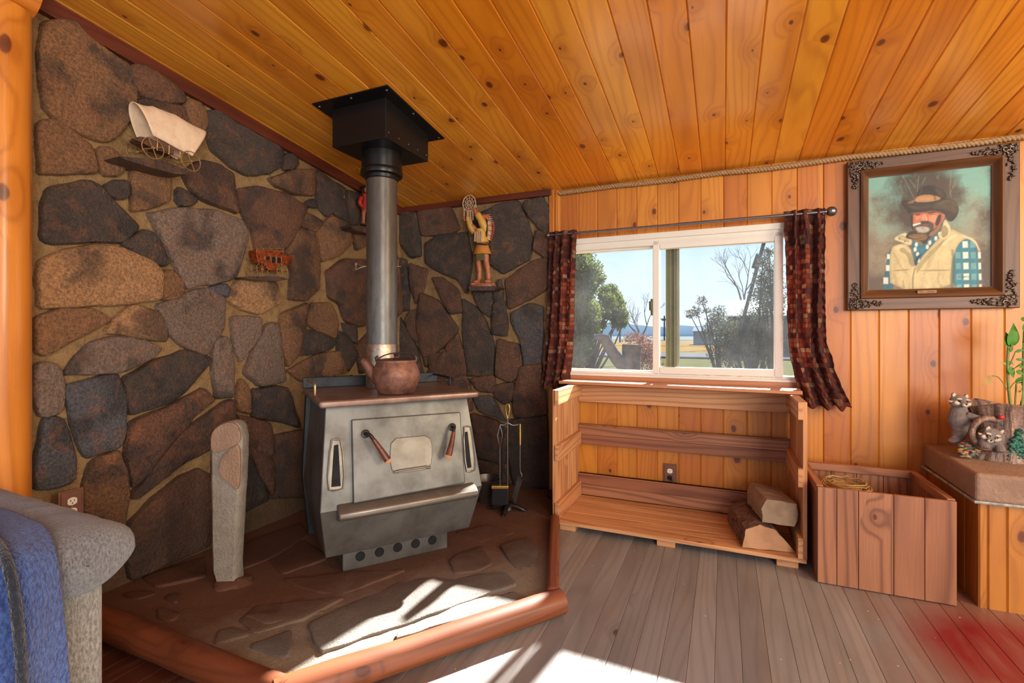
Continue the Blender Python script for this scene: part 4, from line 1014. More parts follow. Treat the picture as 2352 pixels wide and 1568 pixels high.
rr = random.Random(5); mb = MB()
for k in range(70):
    p = onY(*ZR(rr.uniform(590, 790), rr.uniform(1300, 1440)), 2.775); cl = rr.choice([lin(176, 112, 84), lin(190, 150, 72), lin(60, 104, 100), lin(64, 90, 110), lin(150, 76, 60)])[:3]
    if p.z < CT+.01: p.z = CT+.012
    mb.ell(p, (.011, .009, .005), 8, 5, Matrix.Rotation(rr.uniform(-.8, .8), 3, 'Y'), col=cl)
for k in range(130):
    x = rr.uniform(1060, 1215); y = rr.uniform(1180, 1480); p = onY(*ZR(x, y), 2.762); cl = rr.choice([lin(20, 90, 74), lin(36, 110, 88), lin(24, 70, 66)])[:3]
    if (y-1130)/360 < abs(x-1150)/130: continue
    if p.z < CT+.01: p.z = CT+.012
    mb.ell(p, (.007, .008, .009), 8, 5, Matrix.Rotation(rr.uniform(0, 3), 3, 'Y'), bump=.5, col=cl)
mb.ell(onY(*ZR(990, 1065), 2.768), (.011, .008, .009), 12, 8, col=lin(190, 30, 30)[:3])
mb.build('painted_foliage', M['figc'], pl, smooth=60)
# plant growing in the planter
plant = thing('potted_plant', (1.17, 2.87, CT+.2), 'leafy green houseplant growing in the raccoon planter', 'plant')
def leaf(m, base, d, upv, L, W, fold=.15):
    d = V(d).normalized(); sd = d.cross(V(upv)).normalized(); u2 = sd.cross(d); vs = []; N = 8
    for i in range(N+1):
        t = i/N; wv = W*math.sin(math.pi*min(1, t*1.0)**.75)*(1-.25*t) if 0 < t < 1 else 0.0008
        c = V(base)+d*(L*t)-u2*(L*.18*t*t)
        vs += [c-sd*wv+u2*wv*fold, c, c+sd*wv+u2*wv*fold]
    fs = []
    for i in range(N):
        for k in range(2): fs.append((i*3+k, i*3+k+1, (i+1)*3+k+1, (i+1)*3+k))
    m.add(vs, fs)
YP = 2.86
def pz(x, y, Y=YP): return onY(*ZR(x, y), Y)
mb = MB(); mb.tube(curve([pz(1082, 990), pz(1065, 850), pz(1052, 700), pz(1050, 560), pz(1055, 400)], 5), .0055, 8); mb.tube(curve([pz(1120, 985), pz(1128, 800), pz(1140, 740), pz(1200, 720)], 5), .003, 6)
mb.tube(curve([pz(1180, 985), pz(1195, 800), pz(1200, 650), pz(1205, 400), pz(1215, 200)], 5), .006, 8)
mb.tube(curve([pz(1075, 870), pz(1020, 760), pz(960, 685), pz(900, 672)], 5), .0018, 6); mb.tube(curve([pz(1055, 600), pz(1100, 500), pz(1125, 440)], 4), .002, 6); mb.tube(curve([pz(1065, 640), pz(1130, 590), pz(1190, 545)], 4), .002, 6); mb.tube(curve([pz(1070, 800), pz(1100, 750), pz(1140, 720)], 4), .002, 6)
mb.build('stems', M['stem'], plant, smooth=60)
vw = V((.5, -.85, .15))
for (b, t, W, f) in (((1052, 400), (1058, 255), .026, M['leaf']), ((1070, 400), (1150, 175), .034, M['leaf']), ((1075, 450), (1105, 370), .01, M['leaf']), ((1052, 580), (1130, 690), .02, M['leaf']), ((1120, 445), (1220, 420), .008, M['leaf']), ((1055, 570), (992, 542), .006, M['leaf']), ((1060, 530), (1112, 565), .007, M['leaf']),
        ((1125, 515), (1230, 520), .008, M['leaf']), ((1130, 740), (1200, 680), .018, M['leaf']), ((1130, 625), (1215, 660), .014, M['leaf']), ((1160, 560), (1240, 600), .02, M['leaf']), ((900, 672), (820, 775), .02, M['leafdry']), ((1200, 770), (1150, 830), .02, M['leafdry']), ((1190, 800), (1200, 930), .018, M['leafdry']), ((1180, 120), (1250, 160), .018, M['leaf']), ((1200, 350), (1260, 380), .02, M['leaf']), ((1205, 260), (1300, 120), .03, M['leaf']), ((1205, 420), (1300, 330), .03, M['leaf'])):
    m = MB(); p, q = pz(*b), pz(*t, YP-.01); leaf(m, p, q-p, vw, (q-p).length, W); m.build('leaf', f, plant, smooth=60)

# ------------------------------------------------------------------ curtains and rod
rod = thing('curtain_rod', (-.27, WY-.08, 1.735), 'thin pewter curtain rod with round finials above the window', 'curtain rod')
RZ = 1.735; RY = WY-.075
mb = MB(); mb.tube([V((-1.05, RY, RZ)), V((-.2, RY, RZ))], .0075, 12); mb.tube([V((-.25, RY, RZ)), V((.50, RY, RZ))], .009, 12); mb.build('rod', M['rod'], rod, smooth=60)
for x, s in ((-1.055, .014), (.522, .026)):
    mb = MB(); mb.ell((x, RY, RZ), (s, s, s), 20, 14); mb.tube([V((x-s*1.1, RY, RZ)) if x > 0 else V((x+s*.8, RY, RZ)), V((x, RY, RZ))], s*.5, 12); mb.build('finial', M['rod'], rod, smooth=60)
for x in (-1.0, .49):
    mb = MB(); mb.boxp((x-.006, RY, RZ-.012), (x+.006, WY-.004, RZ-.004)); mb.boxp((x-.01, WY-.01, RZ-.04), (x+.01, WY-.002, RZ+.02)); mb.build('bracket', M['rod'], rod)
def curtain(name, xt0, xt1, xm0, xm1, xb0, xb1, zb, label, mat, seed, nf):
    base = V(((xt0+xt1)/2, RY, zb)); m = MB()
    def q(a, b, c, t): return (1-t)**2*a+2*t*(1-t)*b+t*t*c if False else (lerp(a, b, t*2) if t < .5 else lerp(b, c, t*2-1))
    zt = RZ+.022
    def fn(i, j):
        t = 1-j; z = lerp(zt, zb, t)
        a = lerp(xt0, xm0, min(1, t*1.6)) if t < .625 else lerp(xm0, xb0, ((t-.625)/.375)**1.5); b = lerp(xt1, xm1, min(1, t*1.6)) if t < .625 else lerp(xm1, xb1, ((t-.625)/.375)**1.5)
        ph = i*nf*2*math.pi+1.3*noise.noise(V((i*3, t*1.5, seed)))
        amp = .024*(1 if t > .06 else .75)
        x = lerp(a, b, i)+.006*noise.noise(V((i*9, t*14, seed)))+.006*math.sin(ph*.5+t*3)
        y = RY+amp*math.sin(ph)+.009*noise.noise(V((i*26, t*34, seed+3)))+.0045*math.sin(t*150+5*noise.noise(V((i*8, t*5, seed))))
        if t < .045: y = RY+(y-RY)*.8
        y = min(y, WY-.022)
        if t > .97: z += .012*noise.noise(V((i*9, 0, seed)))+.01*math.sin(ph)
        return V((x, y, z))
    m.grid(fn, 150, 190, uvf=lambda i, j: (i*12+seed, j*40))
    o = m.build(name, mat, smooth=179, base=base); sol = o.modifiers.new('Solid', 'SOLIDIFY'); sol.thickness = .002
    return tag(o, label, 'curtain', 'patchwork curtains')
curtain('curtain', -1.045, -.862, -1.07, -.88, -1.105, -.925, .735, 'red and brown patchwork crinkled curtain left of the window beside the stone wall', M['curtl'], 1.0, 3.2)
curtain('curtain', .302, .503, .318, .50, .385, .61, .70, 'red and brown patchwork crinkled curtain right of the window beside the painting', M['curtl'], 7.0, 3.4)

# ------------------------------------------------------------------ painting
FY = WY-.012
pt = thing('framed_painting', (.945, WY-.01, 1.213), 'framed oil painting of a bearded cowboy in hat and vest on the pine wall', 'painting')
fx0, fx1, fz0, fz1 = .600, 1.285, 1.213, 1.998
ix0, ix1, iz0, iz1 = .697, 1.187, 1.318, 1.903
mb = MB(); prof = [(0, 0), (0, .022), (.004, .026), (.055, .026), (.06, .036), (.07, .04), (.076, .034), (.08, .026), (.094, .014), (.1, .012), (.1, 0)]
cor = [V((fx0, FY, fz0)), V((fx1, FY, fz0)), V((fx1, FY, fz1)), V((fx0, FY, fz1))]; inn = [V((ix0, FY, iz0)), V((ix1, FY, iz0)), V((ix1, FY, iz1)), V((ix0, FY, iz1))]
for s in range(4):
    a, b, c, d = cor[s], cor[(s+1) % 4], inn[(s+1) % 4], inn[s]; vs = []; fs = []; uvs = []
    for r, h in prof:
        t = r/.1; vs += [a.lerp(d, t)+V((0, -h, 0)), b.lerp(c, t)+V((0, -h, 0))]
    L = (b-a).length
    for i in range(len(prof)-1):
        fs.append((2*i, 2*i+1, 2*i+3, 2*i+2)); uvs.append([(0, prof[i][0]), (L, prof[i][0]), (L, prof[i+1][0]), (0, prof[i+1][0])])
    mb.add(vs, fs, uvs, 0, None, grain=True)
mb.build('frame', M['frame'], pt, smooth=30)
rr = random.Random(11)
for sx, sz, cx, cz in ((1, 1, fx0, fz0), (-1, 1, fx1, fz0), (-1, -1, fx1, fz1), (1, -1, fx0, fz1)):
    mb = MB(); big = 1.0 if sx > 0 else 1.25
    for arm in (0, 1):
        for k in range(46):
            t = (k/46)**.9*.135*big; spread = .026*(1-t/(.15*big))+.004
            d1 = t+rr.uniform(0, .012); d2 = .028+rr.uniform(-spread, spread)
            dx, dz = (d1, d2) if arm == 0 else (d2, d1)
            p = V((cx+sx*(dx+.006), FY-.029-rr.uniform(0, .006), cz+sz*(dz+.004)))
            a = rr.uniform(0, 6.28); Rm = Matrix.Rotation(a, 3, 'Y'); s = rr.uniform(.6, 1.1)
            mb.ell(p, (.0095*s, .005*s, .0042*s), 8, 6, Rm)
    for k in range(3):
        pts = []; c0 = V((cx+sx*(.03+.012*k), FY-.034, cz+sz*(.03+.012*(k % 2))))
        for i in range(20): a = i*.5; pts.append(c0+V((math.cos(a), 0, math.sin(a)))*(.004+.0009*i))
        mb.tube(pts, .0028, 6)
    mb.build('corner_ornament', M['orn'], pt, smooth=60)
CYp = FY-.006
import numpy as np
NXc, NZc = 210, 250
gx, gz = np.meshgrid(np.linspace(ix0-.003, ix1+.003, NXc), np.linspace(iz0-.003, iz1+.003, NZc))
dx_, dy_, dz_ = gx, np.full_like(gx, CYp), gz-CAM.z
dep = -sT*dx_+cT*dy_; rgt = cT*dx_+sT*dy_
qx = (CX+F*rgt/dep-1820)*3.564; qy = (HY-F*dz_/dep-300)*3.564          # photo coordinates of every canvas vertex
nzf = np.array([[noise.noise(V((x*9, z*9, 3)))*.6+noise.noise(V((x*26, z*26, 5)))*.3+noise.noise(V((x*80, z*80, 7)))*.15 for x, z in zip(ra, rb)] for ra, rb in zip(gx, gz)])
nz2 = np.array([[noise.noise(V((x*34, z*14, 11)))*.6+noise.noise(V((x*110, z*50, 13)))*.4 for x, z in zip(ra, rb)] for ra, rb in zip(gx, gz)])
I_ = (gx-ix0)/(ix1-ix0); J_ = (gz-iz0)/(iz1-iz0)
img = np.zeros((NZc, NXc, 3))
def over(a, col):
    global img
    img = img*(1-a[..., None])+np.array(lin(*col)[:3])[None, None, :]*a[..., None]
cl = lambda a: np.clip(a, 0, 1)
over(np.ones_like(gx), (118, 164, 152))
over(cl((.98-J_)*1.8+nzf*.7-.1)*.9, (144, 124, 98))
dd = np.sqrt(((I_-.46)*1.55)**2+((J_-.74)*1.05)**2); over(cl(1.75-dd*2.9+nzf*.9)*.94, (62, 47, 39))
dd = np.sqrt(((I_-.66)*1.8)**2+((J_-.85)*1.2)**2); over(cl(1.1-dd*3.4+nzf*.9)*.8, (74, 58, 48))
over(cl((.22-J_)*4+(.28-I_)*2+nzf)*.8, (70, 56, 50)); over(cl((.5-J_)*1.2+(I_-.86)*7+nzf)*.85, (58, 48, 44)); over(cl((.42-abs(J_-.42)*1.6)+(.2-I_)*1.0+nzf*.8-.25)*.7, (84, 66, 56))
over(cl(nz2*1.6-.5)*.35, (190, 176, 140))
def sdf(P):
    P = [(p.x, p.y) for p in P]; n = len(P); d = np.full_like(qx, 1e9); ins = np.zeros(qx.shape, bool)
    for k in range(n):
        ax, ay = P[k]; bx, by = P[(k+1) % n]; ex, ey = bx-ax, by-ay; L = ex*ex+ey*ey+1e-9
        t = np.clip(((qx-ax)*ex+(qy-ay)*ey)/L, 0, 1); d = np.minimum(d, (qx-ax-t*ex)**2+(qy-ay-t*ey)**2)
        c = ((ay > qy) != (by > qy)) & (qx < (bx-ax)*(qy-ay)/((by-ay) if abs(by-ay) > 1e-9 else 1e-9)+ax); ins ^= c
    return np.where(ins, np.sqrt(d), -np.sqrt(d))
def pp(pts, col, it=2, soft=4, shade=.3):
    global img
    P = [V((p[0], p[1], 0)) for p in pts]
    if it: P = poly_smooth(P, it)
    d = sdf(P); a = cl(d/soft*.5+.5); w = max(p.x for p in P)-min(p.x for p in P)
    rim = cl(1-d/max(6, min(28, w*.12)))                                        # darker towards the outline, like modelled form
    k = (1-shade*rim*.8)*(1+shade*(nz2*.9+nzf*.5))
    c = np.array(lin(*col)[:3])[None, None, :]*k[..., None]
    img = img*(1-a[..., None])+c*a[..., None]
def stroke(pts, w, col, al=.6):
    global img
    P = [V((p[0], p[1], 0)) for p in pts]; P = curve(P, 4); d = np.full_like(qx, 1e9)
    for k in range(len(P)-1):
        ax, ay, bx, by = P[k].x, P[k].y, P[k+1].x, P[k+1].y; ex, ey = bx-ax, by-ay; L = ex*ex+ey*ey+1e-9
        t = np.clip(((qx-ax)*ex+(qy-ay)*ey)/L, 0, 1); d = np.minimum(d, (qx-ax-t*ex)**2+(qy-ay-t*ey)**2)
    a = cl(1.3-np.sqrt(d)/w)*al; over(a, col)
pp([(735,1300),(760,1120),(790,990),(810,960),(830,1050),(830,1310),(760,1310)], (46, 96, 110))
for a in ((745,1200,40,55),(765,1100,32,48),(775,1010,24,40)): pp([(a[0],a[1]),(a[0]+a[2],a[1]),(a[0]+a[2],a[1]+a[3]),(a[0],a[1]+a[3])], (206, 212, 200), 0)
# shirt sleeve right
pp([(1300,1000),(1360,910),(1440,875),(1500,930),(1530,1060),(1540,1300),(1300,1300)], (44, 116, 134))
for r in range(5):
    for c in range(4):
        x = 1330+c*62+r*3; y = 905+r*88
        if (c == 0 and r < 1) or (c == 3 and r < 1): continue
        wq = 44 if c < 3 else 22; pp([(x, y), (x+wq, y-2), (x+wq+2, y+52), (x+2, y+54)], (214, 220, 206) if c in (1, 3) else (96, 150, 156), 0)
# vest
pp([(800,1300),(795,1080),(810,960),(850,930),(960,920),(1000,1130),(1060,1030),(1180,900),(1290,790),(1400,850),(1500,890),(1535,985),(1500,930),(1440,880),(1380,900),(1330,980),(1310,1120),(1300,1300)], (196, 178, 132), 1)
pp([(985,1300),(1000,1140),(1015,1110),(990,1180),(990,1300)], (120, 104, 66), 1); pp([(1290,1280),(1300,1100),(1330,970),(1315,1100),(1310,1290)], (128, 130, 96), 1)
pp([(860,980),(930,940),(985,1050),(1000,1120),(960,1100),(940,1010)], (160, 146, 104)); pp([(1010,1130),(1100,1010),(1240,890),(1290,850),(1200,960),(1080,1080),(1020,1180)], (172, 158, 114))
pp([(830,1140),(960,1132),(960,1142),(830,1150)], (158, 138, 96), 1); pp([(1050,1140),(1290,1136),(1290,1146),(1050,1150)], (158, 138, 96), 1); pp([(900,1200),(925,1290),(905,1290)], (170, 150, 106), 1)
# collar and shirt
pp([(970,920),(1000,900),(1060,950),(1110,900),(1200,830),(1225,850),(1130,950),(1060,1030),(1000,1130),(990,1000)], (42, 108, 126), 1)
for x, y in ((990,960),(1010,1000),(1110,905),(1160,870),(1190,835),(1015,1050),(1090,940),(1000,920)): pp([(x,y),(x+24,y-12),(x+30,y+22),(x+6,y+34)], (212, 218, 206), 1)
pp([(1000,1040),(1060,1000),(1040,1040),(1005,1120)], (28, 62, 74), 1)
pp([(815,885),(920,830),(945,850),(985,900),(970,945),(900,915)], (212, 200, 160), 1); pp([(845,880),(905,848),(950,885),(960,920)], (176, 162, 118), 1)
pp([(1185,860),(1225,820),(1240,730),(1260,730),(1305,800),(1290,870),(1230,900)], (206, 194, 150), 1); pp([(1215,850),(1240,760),(1280,810),(1270,860),(1230,880)], (150, 136, 92), 1)
for x, y in ((875,885),(922,905)): pp([(x-9,y),(x,y-9),(x+9,y),(x,y+9)], (120, 100, 70), 1)
# neckerchief and face
pp([(915,870),(980,810),(1100,830),(1200,770),(1210,800),(1130,870),(1080,940),(1050,900),(960,890)], (54, 40, 30), 1); pp([(945,850),(1100,840),(1110,880),(1060,905),(960,885)], (128, 96, 56), 1); pp([(1110,850),(1200,780),(1215,760),(1205,810),(1130,870)], (150, 112, 76), 1)
# face
pp([(975,690),(1000,660),(1120,640),(1240,650),(1250,700),(1235,740),(1200,780),(1150,810),(1060,825),(990,800),(975,750)], (178, 104, 76), 1)
pp([(1110,690),(1190,665),(1215,690),(1200,740),(1150,760),(1110,740)], (206, 132, 98)); pp([(1000,690),(1050,680),(1060,720),(1010,740)], (196, 118, 88)); pp([(1060,690),(1085,670),(1110,720),(1100,745),(1060,735),(1050,720)], (206, 136, 104))
pp([(1100,672),(1170,660),(1170,672),(1110,682)], (96, 56, 42), 1); pp([(1005,682),(1050,678),(1050,688),(1005,692)], (90, 50, 40), 1); pp([(1225,680),(1250,670),(1245,720),(1225,740)], (188, 116, 84))
pp([(965,690),(990,680),(985,760),(1000,830),(970,800)], (44, 30, 24)); pp([(1190,690),(1220,680),(1215,740),(1180,790),(1165,760)], (58, 42, 36))
pp([(985,790),(1010,760),(1060,740),(1130,740),(1160,770),(1150,810),(1110,840),(1050,845),(1000,825)], (78, 66, 58), 1)
pp([(1000,800),(1040,780),(1110,785),(1130,810),(1100,835),(1040,838)], (172, 164, 152)); pp([(1000,770),(1060,738),(1120,740),(1120,765),(1060,760)], (70, 54, 46)); pp([(1060,766),(1115,762),(1105,774),(1065,774)], (150, 80, 64), 1)
pp([(985,768),(1045,750),(1052,762),(990,782)], (232, 228, 214), 0)
# hat
pp([(960,690),(935,650),(890,590),(900,570),(1000,640),(1120,640),(1240,650),(1260,720),(1250,690),(1300,750),(1240,640),(1000,620)], (34, 26, 22), 1)
pp([(890,580),(905,565),(1000,575),(1180,570),(1270,550),(1330,570),(1365,630),(1355,690),(1310,745),(1270,740),(1240,670),(1150,650),(1050,665),(980,670),(920,640)], (52, 42, 32), 1)
pp([(1010,545),(1040,470),(1110,445),(1165,450),(1250,500),(1262,555),(1180,570),(1060,580)], (44, 36, 30), 1); pp([(1160,455),(1240,500),(1255,545),(1210,550),(1170,500)], (66, 54, 42), 1)
pp([(990,585),(1020,535),(1100,520),(1190,535),(1225,560),(1120,585)], (178, 134, 92), 1); pp([(930,590),(1000,560),(1000,590),(960,600)], (120, 92, 70), 1)
pp([(1140,640),(1170,580),(1270,555),(1330,580),(1360,640),(1340,690),(1290,660),(1220,640)], (76, 64, 48), 1); pp([(930,610),(1050,620),(1140,600),(1130,635),(1000,650)], (70, 58, 46), 1)
for q in (((905,370),(950,460),(1000,560)), ((1035,370),(1030,430),(1022,500)), ((1300,360),(1290,470),(1300,540)), ((960,400),(1010,470)), ((1090,380),(1060,440)), ((1330,420),(1290,520))): stroke(q, 3, (150, 136, 116), .55)
# folds and modelling
for q, w_, c, al in ((((830,1000),(880,1100),(930,1160)), 14, (150,130,86), .4), (((1180,960),(1130,1060),(1080,1170)), 18, (158,140,96), .4), (((1240,930),(1290,880),(1330,860)), 16, (226,212,166), .5), (((850,960),(900,945),(960,990)), 12, (222,206,160), .45),
        (((830,1180),(850,1240),(845,1300)), 16, (150,132,90), .35), (((1100,1180),(1120,1240),(1100,1300)), 18, (216,200,152), .4), (((1200,1170),(1190,1230),(1230,1290)), 12, (150,134,92), .4), (((1310,980),(1320,1120),(1305,1290)), 14, (60,70,70), .5), (((1400,860),(1490,905),(1530,980)), 8, (226,214,176), .6),
        (((1000,1130),(985,1200),(985,1300)), 4, (90,76,50), .8), (((1110,430+40),(1150,500),(1170,560)), 10, (30,24,20), .6), (((1060,480),(1040,530)), 10, (74,62,48), .5), (((900,600),(980,650),(1100,660)), 8, (26,20,18), .7), (((1200,600),(1290,570),(1340,610)), 12, (98,84,62), .5),
        (((985,676),(1060,662),(1150,658),(1235,668)), 15, (62,36,28), .65), (((1130,690),(1160,684),(1190,690)), 3, (60,34,28), .9), (((1020,694),(1040,692)), 3, (60,34,28), .9), (((1085,690),(1100,730)), 5, (232,168,132), .7), (((1130,720),(1170,740)), 6, (222,140,104), .5), (((1080,748),(1105,742)), 3, (90,46,36), .8),
        (((1230,690),(1238,715)), 3, (120,64,48), .7), (((1010,790),(1040,815),(1030,835)), 3, (210,204,194), .5), (((1090,795),(1110,815)), 3, (210,204,194), .5), (((1050,800),(1060,830)), 3, (214,208,198), .5),
        (((950,870),(1020,885),(1100,860)), 4, (60,44,30), .6), (((970,855),(1050,866)), 3, (60,44,30), .6), (((1120,860),(1180,810)), 4, (96,66,44), .6)): stroke(q, w_, c, al)
for k in range(9):
    x = 1358+k*11; h = rr.uniform(6, 20); stroke(((x, 1202), (x+6, 1202-h), (x+10, 1200)), 2, (24, 48, 56), .9)
mb = MB(); vs = [V((gx[j][i], CYp, gz[j][i])) for j in range(NZc) for i in range(NXc)]
fsq = [(j*NXc+i, j*NXc+i+1, (j+1)*NXc+i+1, (j+1)*NXc+i) for j in range(NZc-1) for i in range(NXc-1)]
mb.add(vs, fsq); canv = mb.build('painted_canvas', M['paint'], pt)
flat = img.reshape(-1, 3); li = np.zeros(len(canv.data.loops), dtype=np.int32); canv.data.loops.foreach_get('vertex_index', li)
cols = np.concatenate([flat[li], np.ones((len(li), 1))], axis=1); canv.data.color_attributes['col'].data.foreach_set('color', cols.astype(np.float32).ravel())
mb = MB(); a = onY(*Z7(1020, 1308), FY-.03); b = onY(*Z7(1180, 1350), FY-.03); mb.boxp((a.x, FY-.034, b.z), (b.x, FY-.022, a.z)); pq = mb.build('name_plate', simple('dark_brass', lin(96, 66, 42), .35, .7, 40, .3), pt, bevel=.001)
mb = MB()
for row, z in ((0, .68), (1, .36)):
    x = lerp(a.x, b.x, .14 if row == 0 else .28)
    while x < lerp(a.x, b.x, .88 if row == 0 else .74):
        wv = rr.uniform(.0015, .0035); mb.boxp((x, FY-.0348, lerp(b.z, a.z, z)-.0012), (x+wv, FY-.0338, lerp(b.z, a.z, z)+.0012)); x += wv+.0012
mb.build('engraving', M['black'], pq)

# ------------------------------------------------------------------ covered wagon on its ledge
XN, XF = WX+.125, WX+.035
def wp(x, y, X=XN): return onX(*ZW(x, y), X)
wag = thing('covered_wagon', wp(850, 1200), 'small wire model of a covered wagon on a stone ledge, upper left wall', 'model wagon')
mb = MB(); bot = [wp(*p) for p in ((790,790),(1000,900),(1250,1040),(1400,1110),(1500,1165))]; top = [wp(*p, WX+.08) for p in ((420,190),(700,255),(940,310),(1300,480),(1725,715))]
bot = [V((XN, p.y, p.z)) for p in bot]
def cv(i, j):
    s = j*(len(bot)-1); k = min(int(s), len(bot)-2); t = s-k; B = bot[k].lerp(bot[k+1], t); T = top[k].lerp(top[k+1], t)
    a = math.pi*i; f = max(0.0, math.sin(a))**.62; p = B.lerp(T, f); scall = .006*abs(math.sin(j*math.pi*3))
    return V((lerp(XN, XF-.01, (1-math.cos(a))/2), p.y, p.z-scall*f))
mb.grid(cv, 28, 30); o = mb.build('canvas_cover', M['canvasc'], wag, smooth=179); sol = o.modifiers.new('s', 'SOLIDIFY'); sol.thickness = .003
def wheel(mb, c, r, nx, spokes, tr=.0022):
    pts = [c+V((0, r*math.cos(2*math.pi*i/28), r*math.sin(2*math.pi*i/28))) for i in range(28)]; mb.tube(pts, tr, 6, closed=True)
    for k in range(spokes):
        a = math.pi*k/spokes+.4; d = V((0, r*math.cos(a), r*math.sin(a))); mb.tube([c-d, c+d], tr*.8, 5)
    mb.tube([c-V((.006, 0, 0)), c+V((.006, 0, 0))], tr*2.2, 8)
WHL = []
for x, y, r in ((783, 1022, 185), (1467, 1258, 172)):
    c = wp(x, y); rad = (wp(x, y-r)-c).length
    for X in (XN+.004, XF-.012):
        mb = MB(); cc = V((X, c.y, c.z)); wheel(mb, cc, rad, 0, 2); mb.build('wheel', M['wire'], wag, smooth=60)
    WHL.append(c)
mb = MB()
for c in WHL: mb.tube([V((XN+.008, c.y, c.z)), V((XF-.014, c.y, c.z))], .002, 6)
for X in (XN-.01, XF+.01):
    A = V((X, WHL[0].y-.09, WHL[0].z+.025)); B = V((X, WHL[1].y+.005, WHL[1].z)); mb.tube([A, V((X, WHL[0].y, WHL[0].z+.008)), B], .0018, 6)
for t in (.15, .45, .75):
    q = WHL[0].lerp(WHL[1], t)
    for X in (XN-.008, XF+.008): mb.tube([V((X, q.y, q.z)), V((X, q.y+.003, q.z+.06))], .0018, 6)
mb.build('wire_undercarriage', M['wire'], wag, smooth=60)
mb = MB(); P = [V((XN-.012, *wp(x, y, XN)[1:])) for x, y in ((560,860),(640,910),(1200,1130),(1210,1050),(780,830),(600,800))]; mb.prism(P, (-(XN-XF)+.03, 0, 0)); mb.build('wagon_box', M['wagonwood'], wag, bevel=.001)

# ------------------------------------------------------------------ stagecoach
XC = WX+.085
def cp(x, y, X=XC): return onX(*ZC(x, y), X)
co = thing('stagecoach', cp(1000, 1220), 'small copper coloured model stagecoach on a stone ledge, middle of left wall', 'model stagecoach')
mb = MB(); P = [cp(*p) for p in ((635,440),(1060,440),(1460,490),(1470,700),(1450,880),(1330,920),(1200,1000),(1050,1060),(960,1000),(900,870),(700,820),(650,620))]; mb.prism(P, (-.055, 0, 0)); mb.build('coach_body', M['coach'], co, bevel=.002)
mb = MB(); P = [cp(*p) for p in ((1490,600),(1700,590),(1730,690),(1690,800),(1600,880),(1490,890))]; mb.prism([p-V((.008, 0, 0)) for p in P], (-.04, 0, 0)); mb.tube(curve([cp(1470, 880), cp(1560, 900), cp(1680, 830), cp(1725, 700), cp(1740, 600)], 4), .002, 6); mb.build('driver_seat', M['coach'], co, bevel=.001)
mb = MB()
for q in (((930,640),(1040,630),(1050,745),(935,745)), ((1105,650),(1215,655),(1210,835),(1105,830)), ((1265,665),(1375,670),(1375,840),(1265,835))): mb.prism([cp(*p, XC+.0006) for p in q], (-.001, 0, 0))
mb.build('windows', M['black'], co)
mb = MB()
for q in (((920,630),(1050,620),(1060,755),(925,755)), ((1095,640),(1225,645),(1220,845),(1095,840)), ((1255,655),(1385,660),(1385,850),(1255,845)), ((760,620),(880,620),(890,740),(770,740))): mb.tube([cp(*p, XC+.001) for p in q], .0011, 5, closed=True)
for x in (650, 850, 1060, 1250, 1450): mb.tube([cp(x, 455), cp(x+5, 385)], .0013, 5)
mb.tube([cp(640, 395), cp(1440, 400)], .0014, 5); mb.tube([cp(640, 440, XC+.002), cp(1060, 445, XC+.002), cp(1470, 495, XC+.002)], .002, 5); mb.tube([cp(660, 460, XC+.001), cp(1100, 620, XC+.001), cp(1230, 620, XC+.001), cp(1370, 480, XC+.001)], .0011, 5)
mb.build('brass_trim', M['wire'], co, smooth=60)
for x, y, r in ((785, 1020, 200), (1380, 1065, 190)):
    c = cp(x, y); rad = (cp(x, y-r)-c).length
    for X in (XC+.008, XC-.068): mb = MB(); wheel(mb, V((X, c.y, c.z)), rad, 0, 5, .0014); mb.build('wheel', M['wire'], co, smooth=60)
mb = MB()
for x, y in ((785, 1020), (1380, 1065)): c = cp(x, y); mb.tube([V((XC+.01, c.y, c.z)), V((XC-.07, c.y, c.z))], .002, 6)
mb.tube([cp(700, 1060, XC-.028), cp(1650, 1085, XC-.028)], .0025, 6); mb.build('axles', M['coach'], co, smooth=60)

# ------------------------------------------------------------------ figurine holding a dreamcatcher
YG = BY-.065
def fp(x, y, dy=0): return onY(*ZF(x, y), YG+dy)
kf = (fp(100, 0)-fp(0, 0)).length/100
fg = thing('figurine', fp(500, 1325), 'painted figurine with feather headdress raising a dreamcatcher, on a corner stone ledge', 'figurine')
mb = MB()
mb.tube(curve([fp(455, 870), fp(440, 1000), fp(455, 1130), fp(450, 1250)], 4), [34*kf]*4+[30*kf]*4+[26*kf]*4+[20*kf], 12); mb.tube(curve([fp(530, 870), fp(540, 1000), fp(560, 1110), fp(572, 1240)], 4), [36*kf]*4+[32*kf]*4+[27*kf]*4+[21*kf], 12)
mb.ell(fp(415, 1275, -.012), (42*kf, .03, 22*kf), 12, 8); mb.ell(fp(560, 1268, -.012), (45*kf, .03, 24*kf), 12, 8)
mb.tube([fp(490, 880), fp(475, 760), fp(470, 650), fp(480, 590)], [62*kf, 58*kf, 70*kf, 45*kf], 14)
mb.tube([fp(490, 590), fp(510, 520)], 26*kf, 10); mb.ell(fp(505, 478), (38*kf, 42*kf, 48*kf), 14, 10); mb.ell(fp(468, 480, -.004), (10*kf, 10*kf, 12*kf), 8, 6)
mb.tube(curve([fp(415, 620), fp(340, 540, -.02), fp(320, 450, -.03), fp(310, 350, -.035)], 4), [36*kf]*4+[28*kf]*4+[24*kf]*4+[20*kf], 10)
mb.tube(curve([fp(535, 600), fp(470, 470, -.03), fp(420, 400, -.038), fp(385, 335, -.04)], 4), [36*kf]*4+[30*kf]*4+[24*kf]*4+[18*kf], 10)
mb.ell(fp(308, 345, -.036), (20*kf, 18*kf, 24*kf), 10, 8); mb.ell(fp(384, 335, -.04), (20*kf, 18*kf, 24*kf), 10, 8)
o = mb.build('body', M['skin'], fg); remesh(o, .004, 3)
